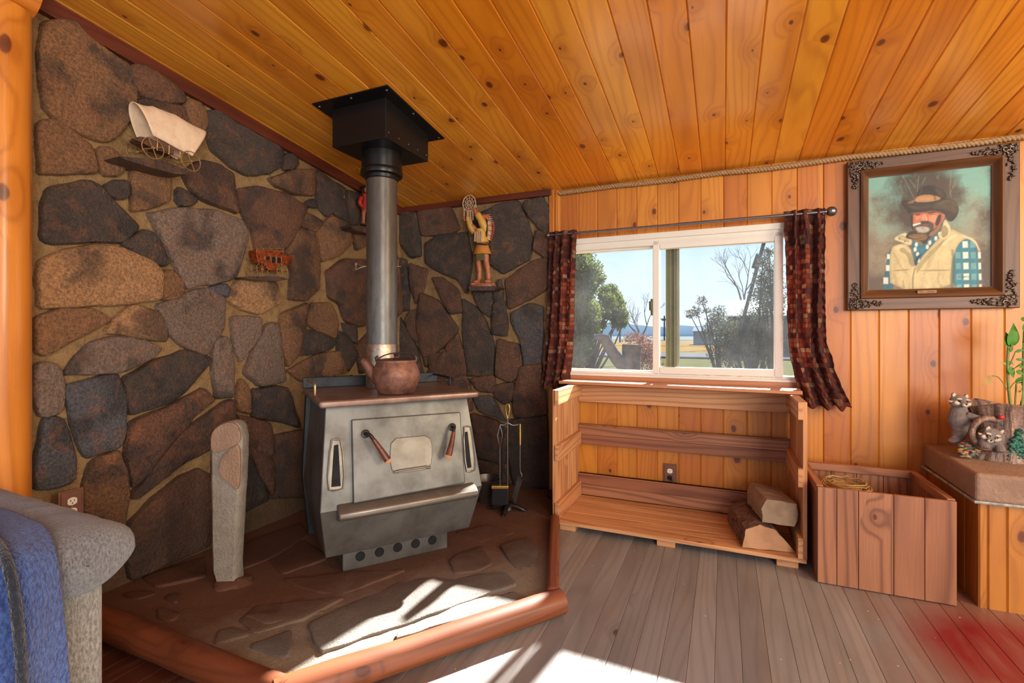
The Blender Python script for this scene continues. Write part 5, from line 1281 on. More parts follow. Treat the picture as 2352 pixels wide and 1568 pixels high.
mb = MB(); CLY = lin(206, 158, 66)[:3]
mb.tube(curve([fp(395, 640), fp(335, 545, -.02), fp(316, 440, -.03)], 4), [40*kf]*4+[34*kf]*4+[31*kf], 10, col=CLY); mb.tube(curve([fp(540, 620), fp(470, 470, -.03), fp(425, 400, -.037)], 4), [44*kf]*4+[37*kf]*4+[32*kf], 10, col=CLY)
mb.tube([fp(490, 780), fp(478, 700), fp(478, 600)], [72*kf, 76*kf, 66*kf], 16, col=CLY)
mb.lathe([(62*kf, 0), (80*kf, -50*kf), (104*kf, -118*kf), (98*kf, -118*kf), (60*kf, -10*kf)], fp(490, 780), 18, Matrix.Diagonal((1, .8, 1)), col=lin(198, 128, 56)[:3])
mb.build('buckskin_clothes', M['figc'], fg, smooth=50)
mb = MB()
for k in range(4): mb.tube([fp(400+k*26, 625, -.042), fp(396+k*26, 755, -.042)], 12*kf, 8, col=lin(176, 142, 118)[:3])
mb.tube([fp(395, 775, -.036), fp(480, 785, -.045), fp(560, 790, -.03)], 10*kf, 8, col=lin(60, 44, 44)[:3])
mb.prism(poly_smooth([fp(*p, -.05) for p in ((412,900),(500,890),(505,985),(460,998),(412,985))], 1), (0, .012, 0), col=lin(96, 92, 56)[:3])
mb.build('breastplate_and_pouch', M['figc'], fg, smooth=50)
mb = MB(); rr = random.Random(4)
for k in range(15):
    t = k/14; b = V(fp(lerp(500, 545, t), lerp(425, 700, t), .01)); e = V(fp(lerp(590, 600, t)+40*math.sin(math.pi*t), lerp(405, 735, t), .02)); d = e-b
    leaf(mb, b, d, V((0, -1, .1)), d.length*1.1, 11*kf); 
    mb.c[-16:] = [(*(lin(206, 168, 130)[:3] if k % 3 else lin(186, 120, 84)[:3]), .5)]*16
    if 4 < k < 14: mb.ell(e, (9*kf, 9*kf, 14*kf), 8, 6, col=lin(178, 40, 48)[:3])
for k in range(8):
    t = k/7; b = fp(lerp(478, 560, t), 450-6*math.sin(math.pi*t)*3, -.01); mb.ell(b, (12*kf, 20*kf, 26*kf), 8, 6, col=lin(190, 92, 60)[:3])
mb.ell(fp(528, 470, .006), (34*kf, 34*kf, 44*kf), 12, 8, col=lin(30, 22, 22)[:3]); mb.tube([fp(545, 490, -.01), fp(552, 600, -.02), fp(548, 690, -.02)], [12*kf, 11*kf, 7*kf], 8, col=lin(30, 22, 22)[:3])
mb.build('feather_headdress', M['figc'], fg, smooth=50)
mb = MB(); c = fp(322, 262, -.045); cs = lin(196, 168, 138)[:3]; Rr = 76*kf
for ring, r in ((0, Rr), (1, Rr*.68), (2, Rr*.4), (3, Rr*.18)):
    nn = 10; pts = []
    for i in range(nn*4):
        a = 2*math.pi*i/(nn*4)+ring*.3; q = r*(1-.1*abs(math.sin(a*nn/2))) if ring else r; pts.append(c+V((q*math.cos(a), 0, q*1.12*math.sin(a))))
    mb.tube(pts, (6 if ring == 0 else 3.5)*kf, 5, closed=True, col=cs)
for i in range(10):
    a = 2*math.pi*i/10; mb.tube([c+V((Rr*.18*math.cos(a), 0, Rr*.18*math.sin(a))), c+V((Rr*math.cos(a+.25), 0, Rr*1.12*math.sin(a+.25)))], 3*kf, 4, col=cs)
for x0, y0, x1, y1 in ((255,320,255,470),(300,350,290,480),(335,350,345,520),(365,350,370,480),(400,240,412,320)):
    mb.tube([fp(x0, y0, -.046), fp((x0+x1)/2+3, (y0+y1)/2, -.05), fp(x1, y1, -.046)], 5*kf, 5, col=cs)
for x, y in ((250,405),(258,440),(262,475),(425,350),(432,380)): mb.ell(fp(x, y, -.046), (9*kf, 9*kf, 16*kf), 8, 6, col=lin(188, 76, 60)[:3])
mb.build('dreamcatcher', M['figc'], fg, smooth=50)
mb = MB(); mb.prism(poly_smooth([fp(495, 1310)+V((160*kf*math.cos(a*.5236), .055*math.sin(a*.5236), 0)) for a in range(12)], 1), (0, 0, -(fp(0, 1310).z-fp(0, 1338).z)), col=lin(150, 92, 62)[:3])
for k in range(7): mb.ell(fp(370+k*42, 1305, R_(-.04, -.02)), (30*kf, .014, 18*kf), 8, 6, bump=.3, col=lin(176, 116, 82)[:3])
mb.build('rocky_base', M['figc'], fg, smooth=50)

# second figurine, half hidden by the pipe
XG = WX+.07
def gp(x, y): return onX(780+x/6.53, 400+y/6.53, XG)
kg = (gp(0, 100)-gp(0, 0)).length/100
f2 = thing('figurine', gp(390, 770), 'painted figurine in a red robe on a ledge, half hidden behind the stove pipe', 'figurine')
mb = MB(); XO = 400
mb.tube([gp(XO-40, 560), gp(XO-42, 660), gp(XO-45, 750)], [34*kg, 28*kg, 26*kg], 10); mb.tube([gp(XO+40, 560), gp(XO+42, 660), gp(XO+45, 750)], [34*kg, 28*kg, 26*kg], 10)
mb.tube([gp(XO, 570), gp(XO, 430), gp(XO, 330), gp(XO, 290)], [80*kg, 78*kg, 84*kg, 30*kg], 14); mb.ell(gp(XO-5, 235), (44*kg, 44*kg, 56*kg), 14, 10); mb.ell(gp(XO+2, 235)+V((42*kg, 0, 0)), (9*kg, 9*kg, 13*kg), 8, 6)
mb.tube(curve([gp(XO-75, 340), gp(XO-92, 440), gp(XO-40, 480)], 4), 26*kg, 10); mb.tube(curve([gp(XO+75, 340), gp(XO+92, 440), gp(XO+40, 480)], 4), 26*kg, 10)
o = mb.build('body', M['skin'], f2); remesh(o, .0035, 3)
mb = MB(); mb.lathe([(90*kg, -590*kg+0), (96*kg, -500*kg), (84*kg, -400*kg), (92*kg, -340*kg), (40*kg, -295*kg)], gp(XO, 0), 18, col=lin(186, 52, 40)[:3])
for s in (-1, 1): mb.tube(curve([gp(XO+78*s, 345), gp(XO+98*s, 430), gp(XO+60*s, 480)], 4), 32*kg, 10, col=lin(196, 60, 44)[:3])
mb.build('red_robe', M['figc'], f2, smooth=50)
mb = MB(); mb.ell(gp(XO-12, 215)+V((-.01, 0, 0)), (46*kg, 48*kg, 50*kg), 12, 8, col=lin(26, 20, 22)[:3]); mb.tube([gp(XO-60, 230), gp(XO-64, 330)], 12*kg, 8, col=lin(26, 20, 22)[:3]); mb.tube([gp(XO+30, 190), gp(XO+40, 140)], [10*kg, 4*kg], 6, col=lin(230, 220, 200)[:3]); mb.build('black_hair', M['figc'], f2, smooth=50)
mb = MB(); mb.ell(gp(XO, 760), (.035, .045, 22*kg), 14, 8, bump=.2, col=lin(110, 70, 54)[:3]); mb.build('rocky_base', M['figc'], f2, smooth=50)

# ------------------------------------------------------------------ fireplace tools
tb = onZ(1166, 1172, HZ); TT = 2.822
def tp(x, y, d=0): return atT(*ZT(x, y), TT+d)
tv = V((cT, sT, 0)); tf = V((sT, -cT, 0))
ts = thing('tool_stand', tb, 'wrought iron fireplace tool stand with looped top on the hearth', 'tool stand')
mb = MB()
for a in (.2, 1.77, 3.34, 4.91):
    d = V((math.cos(a), math.sin(a), 0)); b = V((tb.x, tb.y, HZ)); mb.tube(curve([b+V((0, 0, .03)), b+d*.05+V((0, 0, .028)), b+d*.10+V((0, 0, .008)), b+d*.115+V((0, 0, .008))], 4), [.014]*8+[.01]*4+[.009], 8)
mb.lathe([(.035, .01), (.03, .03), (.012, .04)], (tb.x, tb.y, HZ), 16); mb.build('base', M['wrought'], ts, smooth=60)
tz = tp(425, 370).z
mb = MB(); mb.tube([V((tb.x, tb.y, HZ+.03)), V((tb.x, tb.y, tz))], .005, 8); mb.build('pole', M['toolsteel'], ts, smooth=60)
P0 = V((tb.x, tb.y, tz)); Hx = (tp(565, 380)-tp(425, 380)).length
mb = MB(); mb.tube(curve([P0-tv*Hx*.62+V((0, 0, -.0)), P0-tv*Hx*.35-V((0, 0, .005)), P0+V((0, 0, .008)), P0+tv*Hx*.4-V((0, 0, .006)), P0+tv*Hx], 5), .0055, 8)
mb.tube([P0, P0+V((0, 0, .035))], .007, 8)
for s in (-.62, 1.0): mb.tube([P0+tv*Hx*s, P0+tv*Hx*s+tf*.02, P0+tv*Hx*s+tf*.024+V((0, 0, .008))], .003, 6)
mb.build('hanger_bar', M['toolsteel'], ts, smooth=60)
mb = MB(); zz = P0+V((0, 0, .03)); hL = tp(425, 140).z-zz.z
mb.tube([zz, zz-tv*.008+V((0, 0, hL*.35)), zz-tv*.012+V((0, 0, hL*.7)), zz-tv*.008+V((0, 0, hL*.95)), zz+V((0, 0, hL)), zz+tv*.008+V((0, 0, hL*.95)), zz+tv*.012+V((0, 0, hL*.7)), zz+tv*.008+V((0, 0, hL*.35)), zz], .0042, 8); mb.build('loop_handle', M['brass'], ts, smooth=60)
def hang(name, off, label, cat):
    a = P0+tv*Hx*off+tf*.02; return thing(name, a, label, cat), a
e, a = hang('hearth_brush', -.62, 'fireplace brush with black bristles hanging on the tool stand', 'brush')
mb = MB(); mb.tube([a, a-tv*.014-V((0, 0, .06)), a-V((0, 0, .135)), a+tv*.014-V((0, 0, .06)), a+V((0, 0, .0))], .005, 8); mb.build('loop_handle', M['toolsteel'], e, smooth=60)
zb2 = tp(340, 1055).z; mb = MB(); mb.tube([a-V((0, 0, .13)), V((a.x, a.y, zb2))], .0042, 8); mb.build('shaft', M['toolsteel'], e, smooth=60)
Rm = Matrix((tv, -tf, V((0, 0, 1)))).transposed()
mb = MB(); mb.box(V((a.x, a.y, zb2-.006)), (.10, .035, .018), Rm); mb.build('brush_head', M['brass'], e, bevel=.004)
mb = MB(); mb.box(V((a.x, a.y, zb2-.06)), (.094, .03, .095), Rm, taper=(.95, .9)); mb.build('bristles', M['bristle'], e, bevel=.004)
e, a = hang('ash_shovel', 1.0, 'fireplace shovel with brass handle hanging on the tool stand', 'shovel')
mb = MB(); mb.tube([a+V((0, 0, .006)), a-V((0, 0, .05)), a-V((0, 0, .115))], [.006, .009, .0075], 10); mb.build('grip', M['brass'], e, smooth=60)
zs = tp(570, 930).z; mb = MB(); mb.tube(curve([a-V((0, 0, .11)), V((a.x, a.y, zs+.03)), V((a.x, a.y, zs))+tv*.01, V((a.x, a.y, zs-.015))+tv*.006], 4), .004, 8); mb.build('shaft', M['toolsteel'], e, smooth=60)
s0 = V((a.x, a.y, zs)); mb = MB(); q = [tp(535, 930), tp(585, 975), tp(510, 1245), tp(472, 1160)]; q = [p+tf*.03 for p in q]; mb.prism(q, -tf*.004+tv*.002)
mb.prism([q[0], q[1], q[1]+tf*.025, q[0]+tf*.025], V((0, 0, .004))); mb.build('blade', M['wrought'], e, bevel=.001)
e, a = hang('fire_poker', -.42, 'twisted fire poker hanging on the tool stand behind the brush', 'poker')
a = a-tf*.055; mb = MB(); zz0 = tp(345, 1260).z; mb.tube([a, a+V((0, 0, -.03)), V((a.x, a.y, zz0)), V((a.x, a.y, zz0))+tv*.012+V((0, 0, -.008))], [.004, .005, .0045, .003], 8); mb.build('poker_rod', M['wrought'], e, smooth=60)
mb = MB(); mb.tube([a, a-tv*.013-V((0, 0, .05)), a-V((0, 0, .12)), a+tv*.013-V((0, 0, .05))], .004, 8, closed=True); mb.build('loop_handle', M['wrought'], e, smooth=60)

# ash bucket behind the stove
ab = onZ(1122, 1118, HZ); ab = V((ab.x, ab.y, HZ)); pb = atT(1118, 1085, 3.0); ab = V((pb.x, pb.y, HZ))
bk = thing('ash_bucket', ab, 'dark metal ash bucket with a shovel handle behind the stove', 'bucket')
mb = MB(); mb.lathe([(.05, 0), (.085, .14), (.09, .145), (.085, .145), (.05, .012), (0, .012)], ab, 28); mb.build('bucket_body', simple('dull_tin', lin(96, 84, 76), .4, .7, 20, .3), bk, smooth=40)
mb = MB(); mb.tube([ab+V((0, 0, .02)), ab+tv*.06+V((0, 0, .14)), ab+tv*.115+V((0, 0, .19))], .007, 8); mb.build('scoop_handle', simple('dark_green_paint', lin(26, 50, 50), .35), bk, smooth=60)

# ------------------------------------------------------------------ armchair and throw
ac = thing('armchair', (-1.75, .66, 0), 'grey chenille armchair arm and back at the lower left corner', 'armchair')
AY = .655
mb = MB()
def armroll(i, j):
    a = 2*math.pi*i; x = lerp(-2.11, -1.37, j)
    e = min(1, max(0, (1-j)*.74/.085)); k = max(0, 1-(1-e)**3)**(1/2.4) if e < 1 else 1
    wr = .006*noise.noise(V((x*16, a*1.2, 0)))*(1 if j > .3 else .5)+.004*math.sin(x*60)*max(0, math.sin(a))*max(0, 1-abs(x+1.62)*7)
    ry, rz = .132*k+wr, .082*k+wr
    p = V((x, AY+ry*math.cos(a), .545+rz*math.sin(a)+(.012*(1-j))))
    return p
mb.grid(armroll, 48, 60, closeu=True); o = mb.build('arm_pad', M['arm'], ac, smooth=179)
mb = MB(); mb.boxp((-2.2, AY-.085, .03), (-1.462, AY+.085, .50)); mb.build('arm_side', M['knit'], ac, bevel=.03, seg=4)
mb = MB(); mb.tube(curve([V((-1.47, AY-.09, .485)), V((-1.452, AY-.05, .484)), V((-1.45, AY, .484)), V((-1.452, AY+.05, .484)), V((-1.47, AY+.09, .485))], 4), .006, 8); mb.build('piping', M['arm'], ac, smooth=60)
mb = MB(); mb.boxp((-2.1, AY-.66, .06), (-1.48, AY-.085, .46)); mb.build('seat', M['arm'], ac, bevel=.05, seg=4)
mb = MB(); mb.boxp((-2.30, AY-.75, .06), (-2.06, AY+.05, .69)); mb.build('backrest', M['arm'], ac, bevel=.07, seg=4)
for x, y in ((-2.3, AY-.68), (-2.3, AY+.0), (-1.5, AY-.6), (-1.5, AY+.03)):
    mb = MB(); mb.boxp((x-.025, y-.025, 0), (x+.025, y+.025, .07)); mb.build('leg', M['trim'], ac)
# blanket draped over the arm and hanging down its near side
th = bpy.data.objects.new('x', None); bpy.data.objects.remove(th)
mb = MB()
DP = [V((-2.05, 0, .652)), V((-1.85, 0, .652)), V((-1.6, 0, .656)), V((-1.42, 0, .652)), V((-1.340, 0, .60)), V((-1.315, 0, .46)), V((-1.325, 0, .28)), V((-1.325, 0, .12)), V((-1.32, 0, .03))]
def drape(i, j, lift=0.0):
    q = j*(len(DP)-1); k = min(int(q), len(DP)-2); t = q-k
    p0, p1, p2, p3 = DP[max(k-1, 0)], DP[k], DP[k+1], DP[min(k+2, len(DP)-1)]
    p = .5*((2*p1)+(p2-p0)*t+(2*p0-5*p1+4*p2-p3)*t*t+(3*p1-p0-3*p2+p3)*t**3)
    y = lerp(.22, .604+.012*math.sin(j*9), i)
    top = max(0, 1-j/.5)
    fold = .012*math.sin(y*38+j*2)*min(1, j*1.6)
    edge = .010*max(0, (i-.88)/.12)**2
    return V((p.x+fold-edge*(1-top), y, p.z-edge*top+.004*noise.noise(V((y*20, j*14, 0)))+lift))
mb.grid(drape, 60, 90)
tb_ = thing('throw_blanket', (-1.78, AY-.1, .03), 'fuzzy blue throw blanket draped over the grey armchair arm', 'blanket')
o = mb.build('blanket_cloth', M['throw'], tb_, smooth=179); sol = o.modifiers.new('s', 'SOLIDIFY'); sol.thickness = .02; sol.offset = 1
mb = MB(); mb.tube([drape(.745, j/40)+(V((0, 0, .018)) if j < 15 else V((.02, 0, .004))) for j in range(2, 41)], .010, 8); mb.build('edge_binding', M['throwedge'], tb_, smooth=60)

# ------------------------------------------------------------------ outdoors
GZ = -.15
def simple(name, col, rough=.9, metal=0.0, nscale=30, namt=.25, dark=None, *a, **k):
    t = NT(name); o = t.obj(); n1 = t.noise(o, nscale, 4, .6)
    c = t.mix(t.math('MULTIPLY', t.maprange(n1, .4, .7), namt*2), col, dark or (col[0]*.5, col[1]*.5, col[2]*.5, 1)); t.bsdf(c, 1.0, **{'Specular IOR Level': 0.0}); return t.m
def leafmat(name, a, b):
    t = NT(name); n1 = t.noise(t.obj(), 2.5, 3); c = t.mix(t.maprange(n1, .35, .65), a, b)
    df = t.n('BsdfDiffuse', {'Color': c}); tr = t.n('BsdfTranslucent', {'Color': c}); mx = t.n('MixShader', {0: .4, 1: df.outputs[0], 2: tr.outputs[0]}); t.t.links.new(mx.outputs[0], t.out.inputs[0]); return t.m
def lo(r, g, b, k=.42): c = lin(r, g, b); return (c[0]*k, c[1]*k, c[2]*k, 1)
def ground_mat():
    t = NT('yard_grass'); o = t.obj(); s = t.n('SeparateXYZ', {0: o}); n1 = t.noise(o, 1.2, 5, .7); n2 = t.noise(o, 14, 4, .7)
    c = t.mix(t.maprange(n1, .35, .65), lo(96, 104, 70), lo(122, 112, 82)); c = t.mix(t.math('MULTIPLY', t.maprange(n2, .4, .65), .6), c, lo(66, 76, 48))
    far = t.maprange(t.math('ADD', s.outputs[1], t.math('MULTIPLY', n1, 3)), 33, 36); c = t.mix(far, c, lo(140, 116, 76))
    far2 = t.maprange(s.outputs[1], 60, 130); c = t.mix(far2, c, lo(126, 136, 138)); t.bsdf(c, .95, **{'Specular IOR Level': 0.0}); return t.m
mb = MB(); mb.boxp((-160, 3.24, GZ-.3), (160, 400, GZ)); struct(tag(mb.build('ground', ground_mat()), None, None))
mb = MB(); mb.boxp((-160, 27.5, GZ), (160, 33, GZ+.02)); struct(mb.build('road', simple('asphalt', lo(112, 118, 126), .8, 0, 2, .1)))
mb = MB(); mb.boxp((-160, 25.8, GZ), (160, 27.0, GZ+.05)); struct(mb.build('gravel_verge', simple('dark_gravel', lo(70, 72, 70), .9, 0, 4, .3)))
mb = MB()
def hl(i, j):
    x = lerp(-260, 260, i); return V((x, 260, GZ+j*(7+4*noise.noise(V((x*.02, 0, 0)))+2.5*noise.noise(V((x*.13, 1, 0))))))
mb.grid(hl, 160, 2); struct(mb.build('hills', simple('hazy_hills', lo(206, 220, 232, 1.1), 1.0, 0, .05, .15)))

M['twig'] = simple('grey_twig', lo(104, 92, 84), .9, 0, 30, .2)
M['trunk'] = simple('weathered_trunk', lo(118, 124, 132, .45), .9, 0, 6, .4, lo(64, 62, 62, .45), .8, .02)
M['ever'] = leafmat('olive_foliage', lo(140, 150, 70, .55), lo(96, 116, 60, .5))
M['shrubl'] = leafmat('dusty_shrub_leaf', lo(130, 132, 110), lo(96, 100, 88))
def tree_skel(rng, base, d, L, r, depth, spread, up, out, tips):
    pts = [V(base)]; dd = V(d).normalized(); n = 4
    for i in range(n):
        dd = (dd+V((rng.uniform(-1, 1), rng.uniform(-1, 1), rng.uniform(-1, 1)))*.16+V((0, 0, up))).normalized(); pts.append(pts[-1]+dd*L/n)
    out.append((pts, [lerp(r, r*.6, i/n) for i in range(n+1)]))
    if depth == 0: tips.append((pts[-1], dd)); tips.append((pts[2], dd)); return
    for k in range(rng.choice([2, 3, 3])):
        a = rng.uniform(0, 6.28); o = dd.orthogonal().normalized(); o.rotate(Matrix.Rotation(a, 3, dd)); nd = (dd+o*rng.uniform(spread*.5, spread)).normalized()
        st = pts[-1] if k < 2 else pts[rng.choice([2, 3])]
        tree_skel(rng, st, nd, L*rng.uniform(.62, .85), r*.58, depth-1, spread, up, out, tips)
def tree(name, label, base, h, r, depth, seed, spread, up, mat_t, leafmat=None, leafn=0, leafs=.1, lean=(0, 0, 1), group=None, stems=1, cat='tree', leafr=.35):
    rng = random.Random(seed); out = []; tips = []
    for s in range(stems):
        d = V(lean) if stems == 1 else V((rng.uniform(-.7, .7), rng.uniform(-.4, .4), 1)); tree_skel(rng, V(base)+(V((rng.uniform(-.4, .4), rng.uniform(-.3, .3), 0)) if stems > 1 else V()), d, h*.34, r, depth, spread, up, out, tips)
    e = thing(name, base, label, cat, group); m = MB()
    for pts, rr_ in out: m.tube(pts, rr_, 5 if rr_[0] > r*.4 else 3, caps=False)
    m.build('branches', mat_t, e, smooth=60)
    if leafmat:
        m = MB(); vs = []; fs = []
        for k in range(leafn):
            p, d = rng.choice(tips); q = p+V((rng.gauss(0, 1), rng.gauss(0, 1), rng.gauss(0, 1)))*leafr; u = V((rng.uniform(-1, 1), rng.uniform(-1, 1), rng.uniform(-1, 1))).normalized(); w_ = u.orthogonal(); s = leafs*rng.uniform(.6, 1.3)
            o_ = len(vs); vs += [q, q+u*s*.5+w_*s*.25, q+u*s, q+u*s*.5-w_*s*.25]; fs.append((o_, o_+1, o_+2, o_+3))
        m.add(vs, fs); f = m.build('foliage', leafmat, e); f['kind'] = 'stuff'
    return e
def gpt(px, t): p = atT(px, 800, t); return V((p.x, p.y, GZ))
def cluster_plant(name, label, cat, root, t, clusters, mt, ml, n, size, thin, seed, twn=0, group=None):
    rng = random.Random(seed); base = gpt(root, t); e = thing(name, base, label, cat, group); m = MB(); f = MB(); vs = []; fs = []; tot = sum(c[2]**2 for c in clusters)
    for x, y, r in clusters:
        c = atT(x, y, t+rng.uniform(-.4, .4)); mid = base.lerp(c, .45)+V((rng.uniform(-.15, .15), 0, .12)); pts = curve([base, mid, c], 5)
        m.tube(pts, [lerp(thin, thin*.22, i/(len(pts)-1)) for i in range(len(pts))], 5, caps=False)
        for k in range(twn):
            d = V((rng.gauss(0, 1), rng.gauss(0, 1), abs(rng.gauss(.2, 1)))).normalized(); a = c+V((rng.gauss(0, .3), rng.gauss(0, .3), rng.gauss(0, .3)))*r; b = a+d*r*rng.uniform(.6, 1.2)
            m.tube([a-d*r*.3, a.lerp(b, .5)+V((rng.gauss(0, .04), 0, rng.gauss(0, .04)))*r, b], [thin*.2, thin*.12, thin*.06], 3, caps=False)
        for k in range(int(n*r*r/tot)):
            g = V((rng.gauss(0, 1), rng.gauss(0, 1), rng.gauss(0, 1))); g = g.normalized()*r*rng.random()**.5*(1+.35*noise.noise(g*2+c)); q = c+g
            u = V((rng.uniform(-1, 1), rng.uniform(-1, 1), rng.uniform(-1, 1))).normalized(); w_ = u.orthogonal(); s_ = size*rng.uniform(.6, 1.3); o_ = len(vs)
            vs += [q, q+u*s_*.5+w_*s_*.28, q+u*s_, q+u*s_*.5-w_*s_*.28]; fs.append((o_, o_+1, o_+2, o_+3))
    m.build('branches', mt, e, smooth=60)
    if vs: f.add(vs, fs); fo = f.build('foliage', ml, e); fo['kind'] = 'stuff'
    return e
cluster_plant('evergreen_tree', 'large olive green leafy tree at the left edge of the left window pane', 'tree', 1300, 9.5, [(1325,572,.2),(1345,585,.14),(1330,620,.3),(1355,625,.24),(1372,640,.16),(1310,660,.5),(1345,665,.22),(1332,700,.3),(1352,715,.26),(1335,750,.3),(1355,760,.2),(1330,795,.26),(1345,800,.16),(1300,740,.6),(1300,600,.5),(1322,830,.2)], M['twig'], M['ever'], 26000, .06, .07, 3, 3)
cluster_plant('leafy_tree', 'smaller leafy tree with drooping branches right of the large olive tree', 'tree', 1345, 10.5, [(1388,672,.15),(1404,664,.13),(1412,684,.17),(1396,694,.2),(1420,700,.16),(1408,716,.2),(1428,722,.16),(1390,722,.12),(1418,742,.15),(1432,742,.1),(1385,745,.1)], M['twig'], M['ever'], 8000, .05, .035, 12, 3)
tree('bare_tree', 'bare winter tree behind the forked stump in the left pane', gpt(1466, 20), 3.0, .07, 5, 5, .75, .03, M['twig'])
sh = [(1655+rx*14, 735+ry*20, .28) for rx in range(0, 9) for ry in range(0, 5) if ry > 0 or rx > 3]
cluster_plant('bare_shrub', 'large twiggy grey shrub filling the lower right of the middle pane', 'shrub', 1722, 10, sh, M['twig'], M['shrubl'], 15000, .034, .022, 8, 7)
cluster_plant('bare_shrub', 'sparse upright shrub with few leaves left of the large grey shrub', 'shrub', 1655, 11, [(1612,690,.12),(1600,715,.14),(1585,722,.12),(1622,712,.1),(1640,735,.18),(1650,720,.2),(1630,760,.2),(1660,750,.25)], M['twig'], M['shrubl'], 1800, .045, .03, 21, 5)
cluster_plant('young_tree', 'tall thin young tree at the right side of the middle pane', 'tree', 1770, 9, [(1766,578,.12),(1752,600,.14),(1774,620,.2),(1752,640,.2),(1745,670,.2),(1770,660,.25),(1760,700,.3),(1780,700,.25)], M['twig'], M['shrubl'], 3500, .04, .035, 33, 8)
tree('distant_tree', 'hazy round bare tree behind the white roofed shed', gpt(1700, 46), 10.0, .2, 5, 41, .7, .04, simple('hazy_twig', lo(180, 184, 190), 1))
cluster_plant('low_bush', 'rusty brown low bush behind the forked stump', 'bush', 1480, 7.4, [(1445,778,.1),(1460,775,.1),(1475,782,.12),(1490,800,.16),(1495,830,.18),(1482,820,.16)], M['twig'], leafmat('rust_leaf', lo(176, 120, 104), lo(140, 100, 88)), 1500, .035, .01, 17, 7)
# forked stump
fs_t = 6.5
st = thing('forked_stump', gpt(1455, fs_t), 'weathered forked tree stump with a sawn limb outside the left pane', 'stump')
def sp(x, y, t=fs_t): return atT(*ZO1(x, y), t)
def tube_noise(m, pts, rad, n=14): 
    q = curve(pts, 5); R2 = [rad[min(int(i/5), len(rad)-2)]*(1-(i/5) % 1)+rad[min(int(i/5)+1, len(rad)-1)]*((i/5) % 1) for i in range(len(q))]; m.tube(q, R2, n)
g0 = sp(600, 1440); mb = MB(); kk = (sp(100, 0)-sp(0, 0)).length/100
tube_noise(mb, [V((g0.x, g0.y, GZ)), sp(600, 1440), sp(610, 1300), sp(615, 1180)], [105*kk, 100*kk, 92*kk, 98*kk]); tube_noise(mb, [sp(560, 1420), sp(470, 1330), sp(400, 1220), sp(340, 1120)], [70*kk, 62*kk, 56*kk, 56*kk]); tube_noise(mb, [sp(370, 1130), sp(310, 1112), sp(235, 1108)], [50*kk, 40*kk, 24*kk])
mb.build('trunk', M['trunk'], st, smooth=60)
# shed with a white roof
shed = thing('white_roof_shed', gpt(1760, 30), 'shed with bright white metal roof behind the shrubs', 'shed')
a = atT(1672, 727, 30); b = atT(1850, 727, 30); mb = MB(); mb.boxp((a.x, a.y, GZ), (b.x+3, a.y+5, a.z)); mb.build('walls', simple('grey_siding', lo(110, 112, 112), .9, 0, 2, .15), shed)
r0 = atT(1672, 694, 30); mb = MB(); mb.prism([V((a.x-.15, a.y-.2, a.z)), V((b.x+3, a.y-.2, a.z)), V((b.x+3, a.y+2.6, r0.z+.22)), V((a.x-.15, a.y+2.6, r0.z+.22))], (0, 0, .06)); 
x = a.x
mb.build('roof', simple('white_metal_roof', lin(235, 236, 238), .5, 0, 3, .05), shed)
# leaning mast
mb = MB(); q0, q1 = atT(1697, 770, 14), atT(1757, 548, 14); mb.tube([V((q0.x-.35, q0.y, GZ)), q0, q1+(q1-q0)*.3], .05, 8)
lm = thing('leaning_pole', (q0.x-.35, q0.y, GZ), 'leaning wooden pole with a box seen through the right of the middle pane', 'pole'); mb.build('pole', M['trunk'], lm, smooth=60)
mb = MB(); a, b = atT(1743, 585, 13.9), atT(1733, 615, 13.9); d = (a-b).normalized(); mb.tube([b, a], .11, 4); mb.build('box', M['trunk'], lm)
for px, y0, t in ((1424, 688, 70), (1526, 725, 90), (1531, 728, 95)):
    p = atT(px, y0, t); mb = MB(); mb.tube([V((p.x, p.y, GZ)), p], .14, 6); mb.boxp((p.x-.9, p.y-.06, p.z-.7), (p.x+.9, p.y+.06, p.z-.5))
    tag(mb.build('utility_pole', M['trunk'], base=(p.x, p.y, GZ)), {1424: 'distant utility pole left of the bare tree', 1526: 'left one of two far utility poles beside the storm frame', 1531: 'right one of two far utility poles beside the storm frame'}[px], 'utility pole', 'distant utility poles')
fe = thing('wire_fence', gpt(1600, 35), 'thin wire fence with dark posts along the far side of the road', 'fence')
for k in range(16):
    p = gpt(1340+k*32, 35); p.y = 35.0; p.x = -14+k*2.2
    mb = MB(); mb.tube([p, p+V((0, 0, 1.25))], .05, 5); mb.build('post', M['trunk'], fe)
mb = MB()
for z in (.4, .8, 1.15): mb.tube([V((-14, 35, GZ+z)), V((19, 35, GZ+z))], .012, 4)
mb.build('wires', M['twig'], fe)
fshed = atT(1612, 785, 55); mb = MB(); mb.boxp((fshed.x-.9, fshed.y, GZ), (fshed.x+1.3, fshed.y+3, GZ+1.5)); mb.prism([V((fshed.x-1.0, fshed.y-.2, GZ+1.5)), V((fshed.x+1.4, fshed.y-.2, GZ+1.5)), V((fshed.x+1.3, fshed.y+1.4, GZ+2.0)), V((fshed.x-.9, fshed.y+1.4, GZ+2.0))], (0, 0, .06))
tag(mb.build('far_shed', simple('dark_shed', lo(120, 128, 140, 1.0), .9, 0, 1, .2), base=(fshed.x, fshed.y, GZ)), 'low dark shed in the field across the road', 'shed')

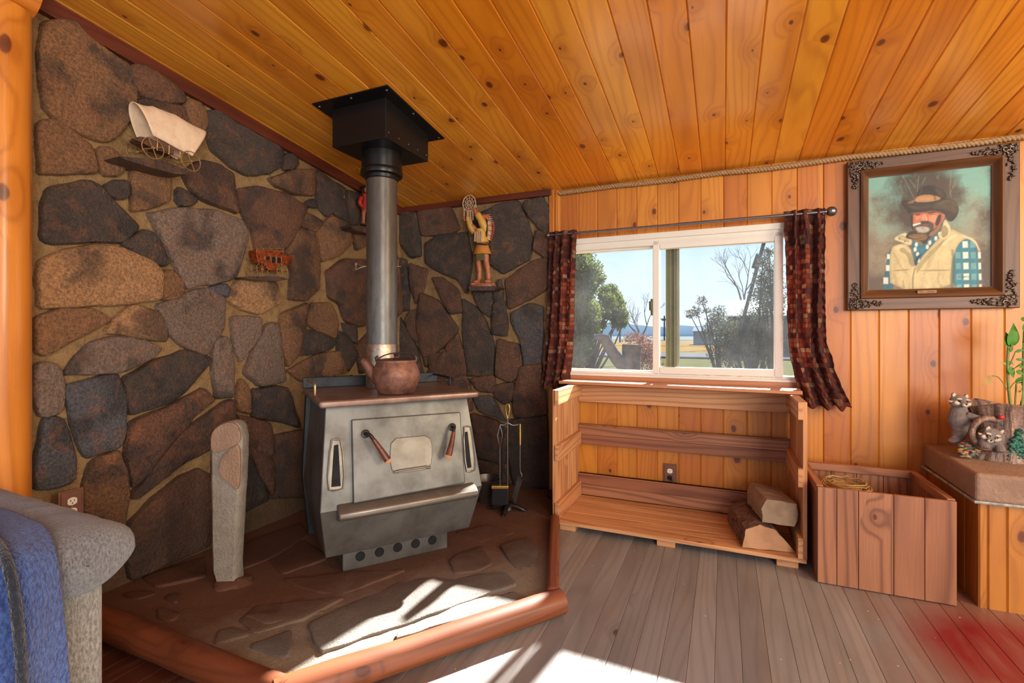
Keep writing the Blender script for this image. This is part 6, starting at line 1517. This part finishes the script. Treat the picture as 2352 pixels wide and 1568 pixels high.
# ------------------------------------------------------------------ light
def lamp(kind, name, loc, energy, col, **k):
    d = bpy.data.lights.new(name, kind); d.energy = energy; d.color = col
    for a, b in k.items():
        if a not in ('aim', 'dir'): setattr(d, a, b)
    o = bpy.data.objects.new(name, d); COL.objects.link(o); o.location = loc
    if 'aim' in k: o.rotation_euler = (V(k['aim'])-V(loc)).to_track_quat('-Z', 'Y').to_euler()
    if 'dir' in k: o.rotation_euler = V(k['dir']).to_track_quat('-Z', 'Y').to_euler()
    return o
lamp('SUN', 'sun', (2, 8, 6), 36, (1, .96, .9), dir=(-.165, -1, -.612), angle=math.radians(1.1))
lamp('AREA', 'fill_light', (2.35, -1.7, 1.5), 128, (1, .93, .84), aim=(-.7, 2.4, 1.75), size=1.8)  # added fill from behind the camera to lift walls and ceiling, no actual fixture
lamp('AREA', 'room_light_right', (2.9, 1.2, 1.7), 52, (1, .84, .56), aim=(.5, 2.6, 1.1), size=1.0)
w = bpy.data.worlds.new('World'); scn.world = w; w.use_nodes = True; nt = w.node_tree; nt.nodes.clear()
tc = nt.nodes.new('ShaderNodeTexCoord'); sx = nt.nodes.new('ShaderNodeSeparateXYZ'); nt.links.new(tc.outputs['Generated'], sx.inputs[0])
rp = nt.nodes.new('ShaderNodeValToRGB'); nt.links.new(sx.outputs[2], rp.inputs[0])
cr = rp.color_ramp; cr.elements[0].position = 0.0; cr.elements[0].color = lin(226, 238, 250); cr.elements[1].position = .6; cr.elements[1].color = lin(120, 178, 236)
e = cr.elements.new(.12); e.color = lin(214, 233, 252); e = cr.elements.new(.22); e.color = lin(178, 216, 250)
bg = nt.nodes.new('ShaderNodeBackground'); bg.inputs[1].default_value = 1.0; nt.links.new(rp.outputs[0], bg.inputs[0])
wo = nt.nodes.new('ShaderNodeOutputWorld'); nt.links.new(bg.outputs[0], wo.inputs[0])

# ------------------------------------------------------------------ camera and colour
cd = bpy.data.cameras.new('camera'); co_ = bpy.data.objects.new('camera', cd); COL.objects.link(co_)
co_.location = CAM; co_.rotation_euler = (math.pi/2, 0, TH); cd.sensor_width = 36; cd.lens = 36*F/2352; cd.shift_y = (HY-784)/2352; cd.clip_start = .02; cd.clip_end = 1000
scn.camera = co_
scn.view_settings.view_transform = 'Standard'; scn.view_settings.look = 'None'; scn.view_settings.exposure = 0.2
scn.cycles.use_denoising = True; scn.cycles.use_adaptive_sampling = True; scn.cycles.adaptive_threshold = .02
scn.cycles.max_bounces = 8; scn.cycles.diffuse_bounces = 4; scn.cycles.glossy_bounces = 3; scn.cycles.transparent_max_bounces = 12; scn.cycles.sample_clamp_indirect = 6
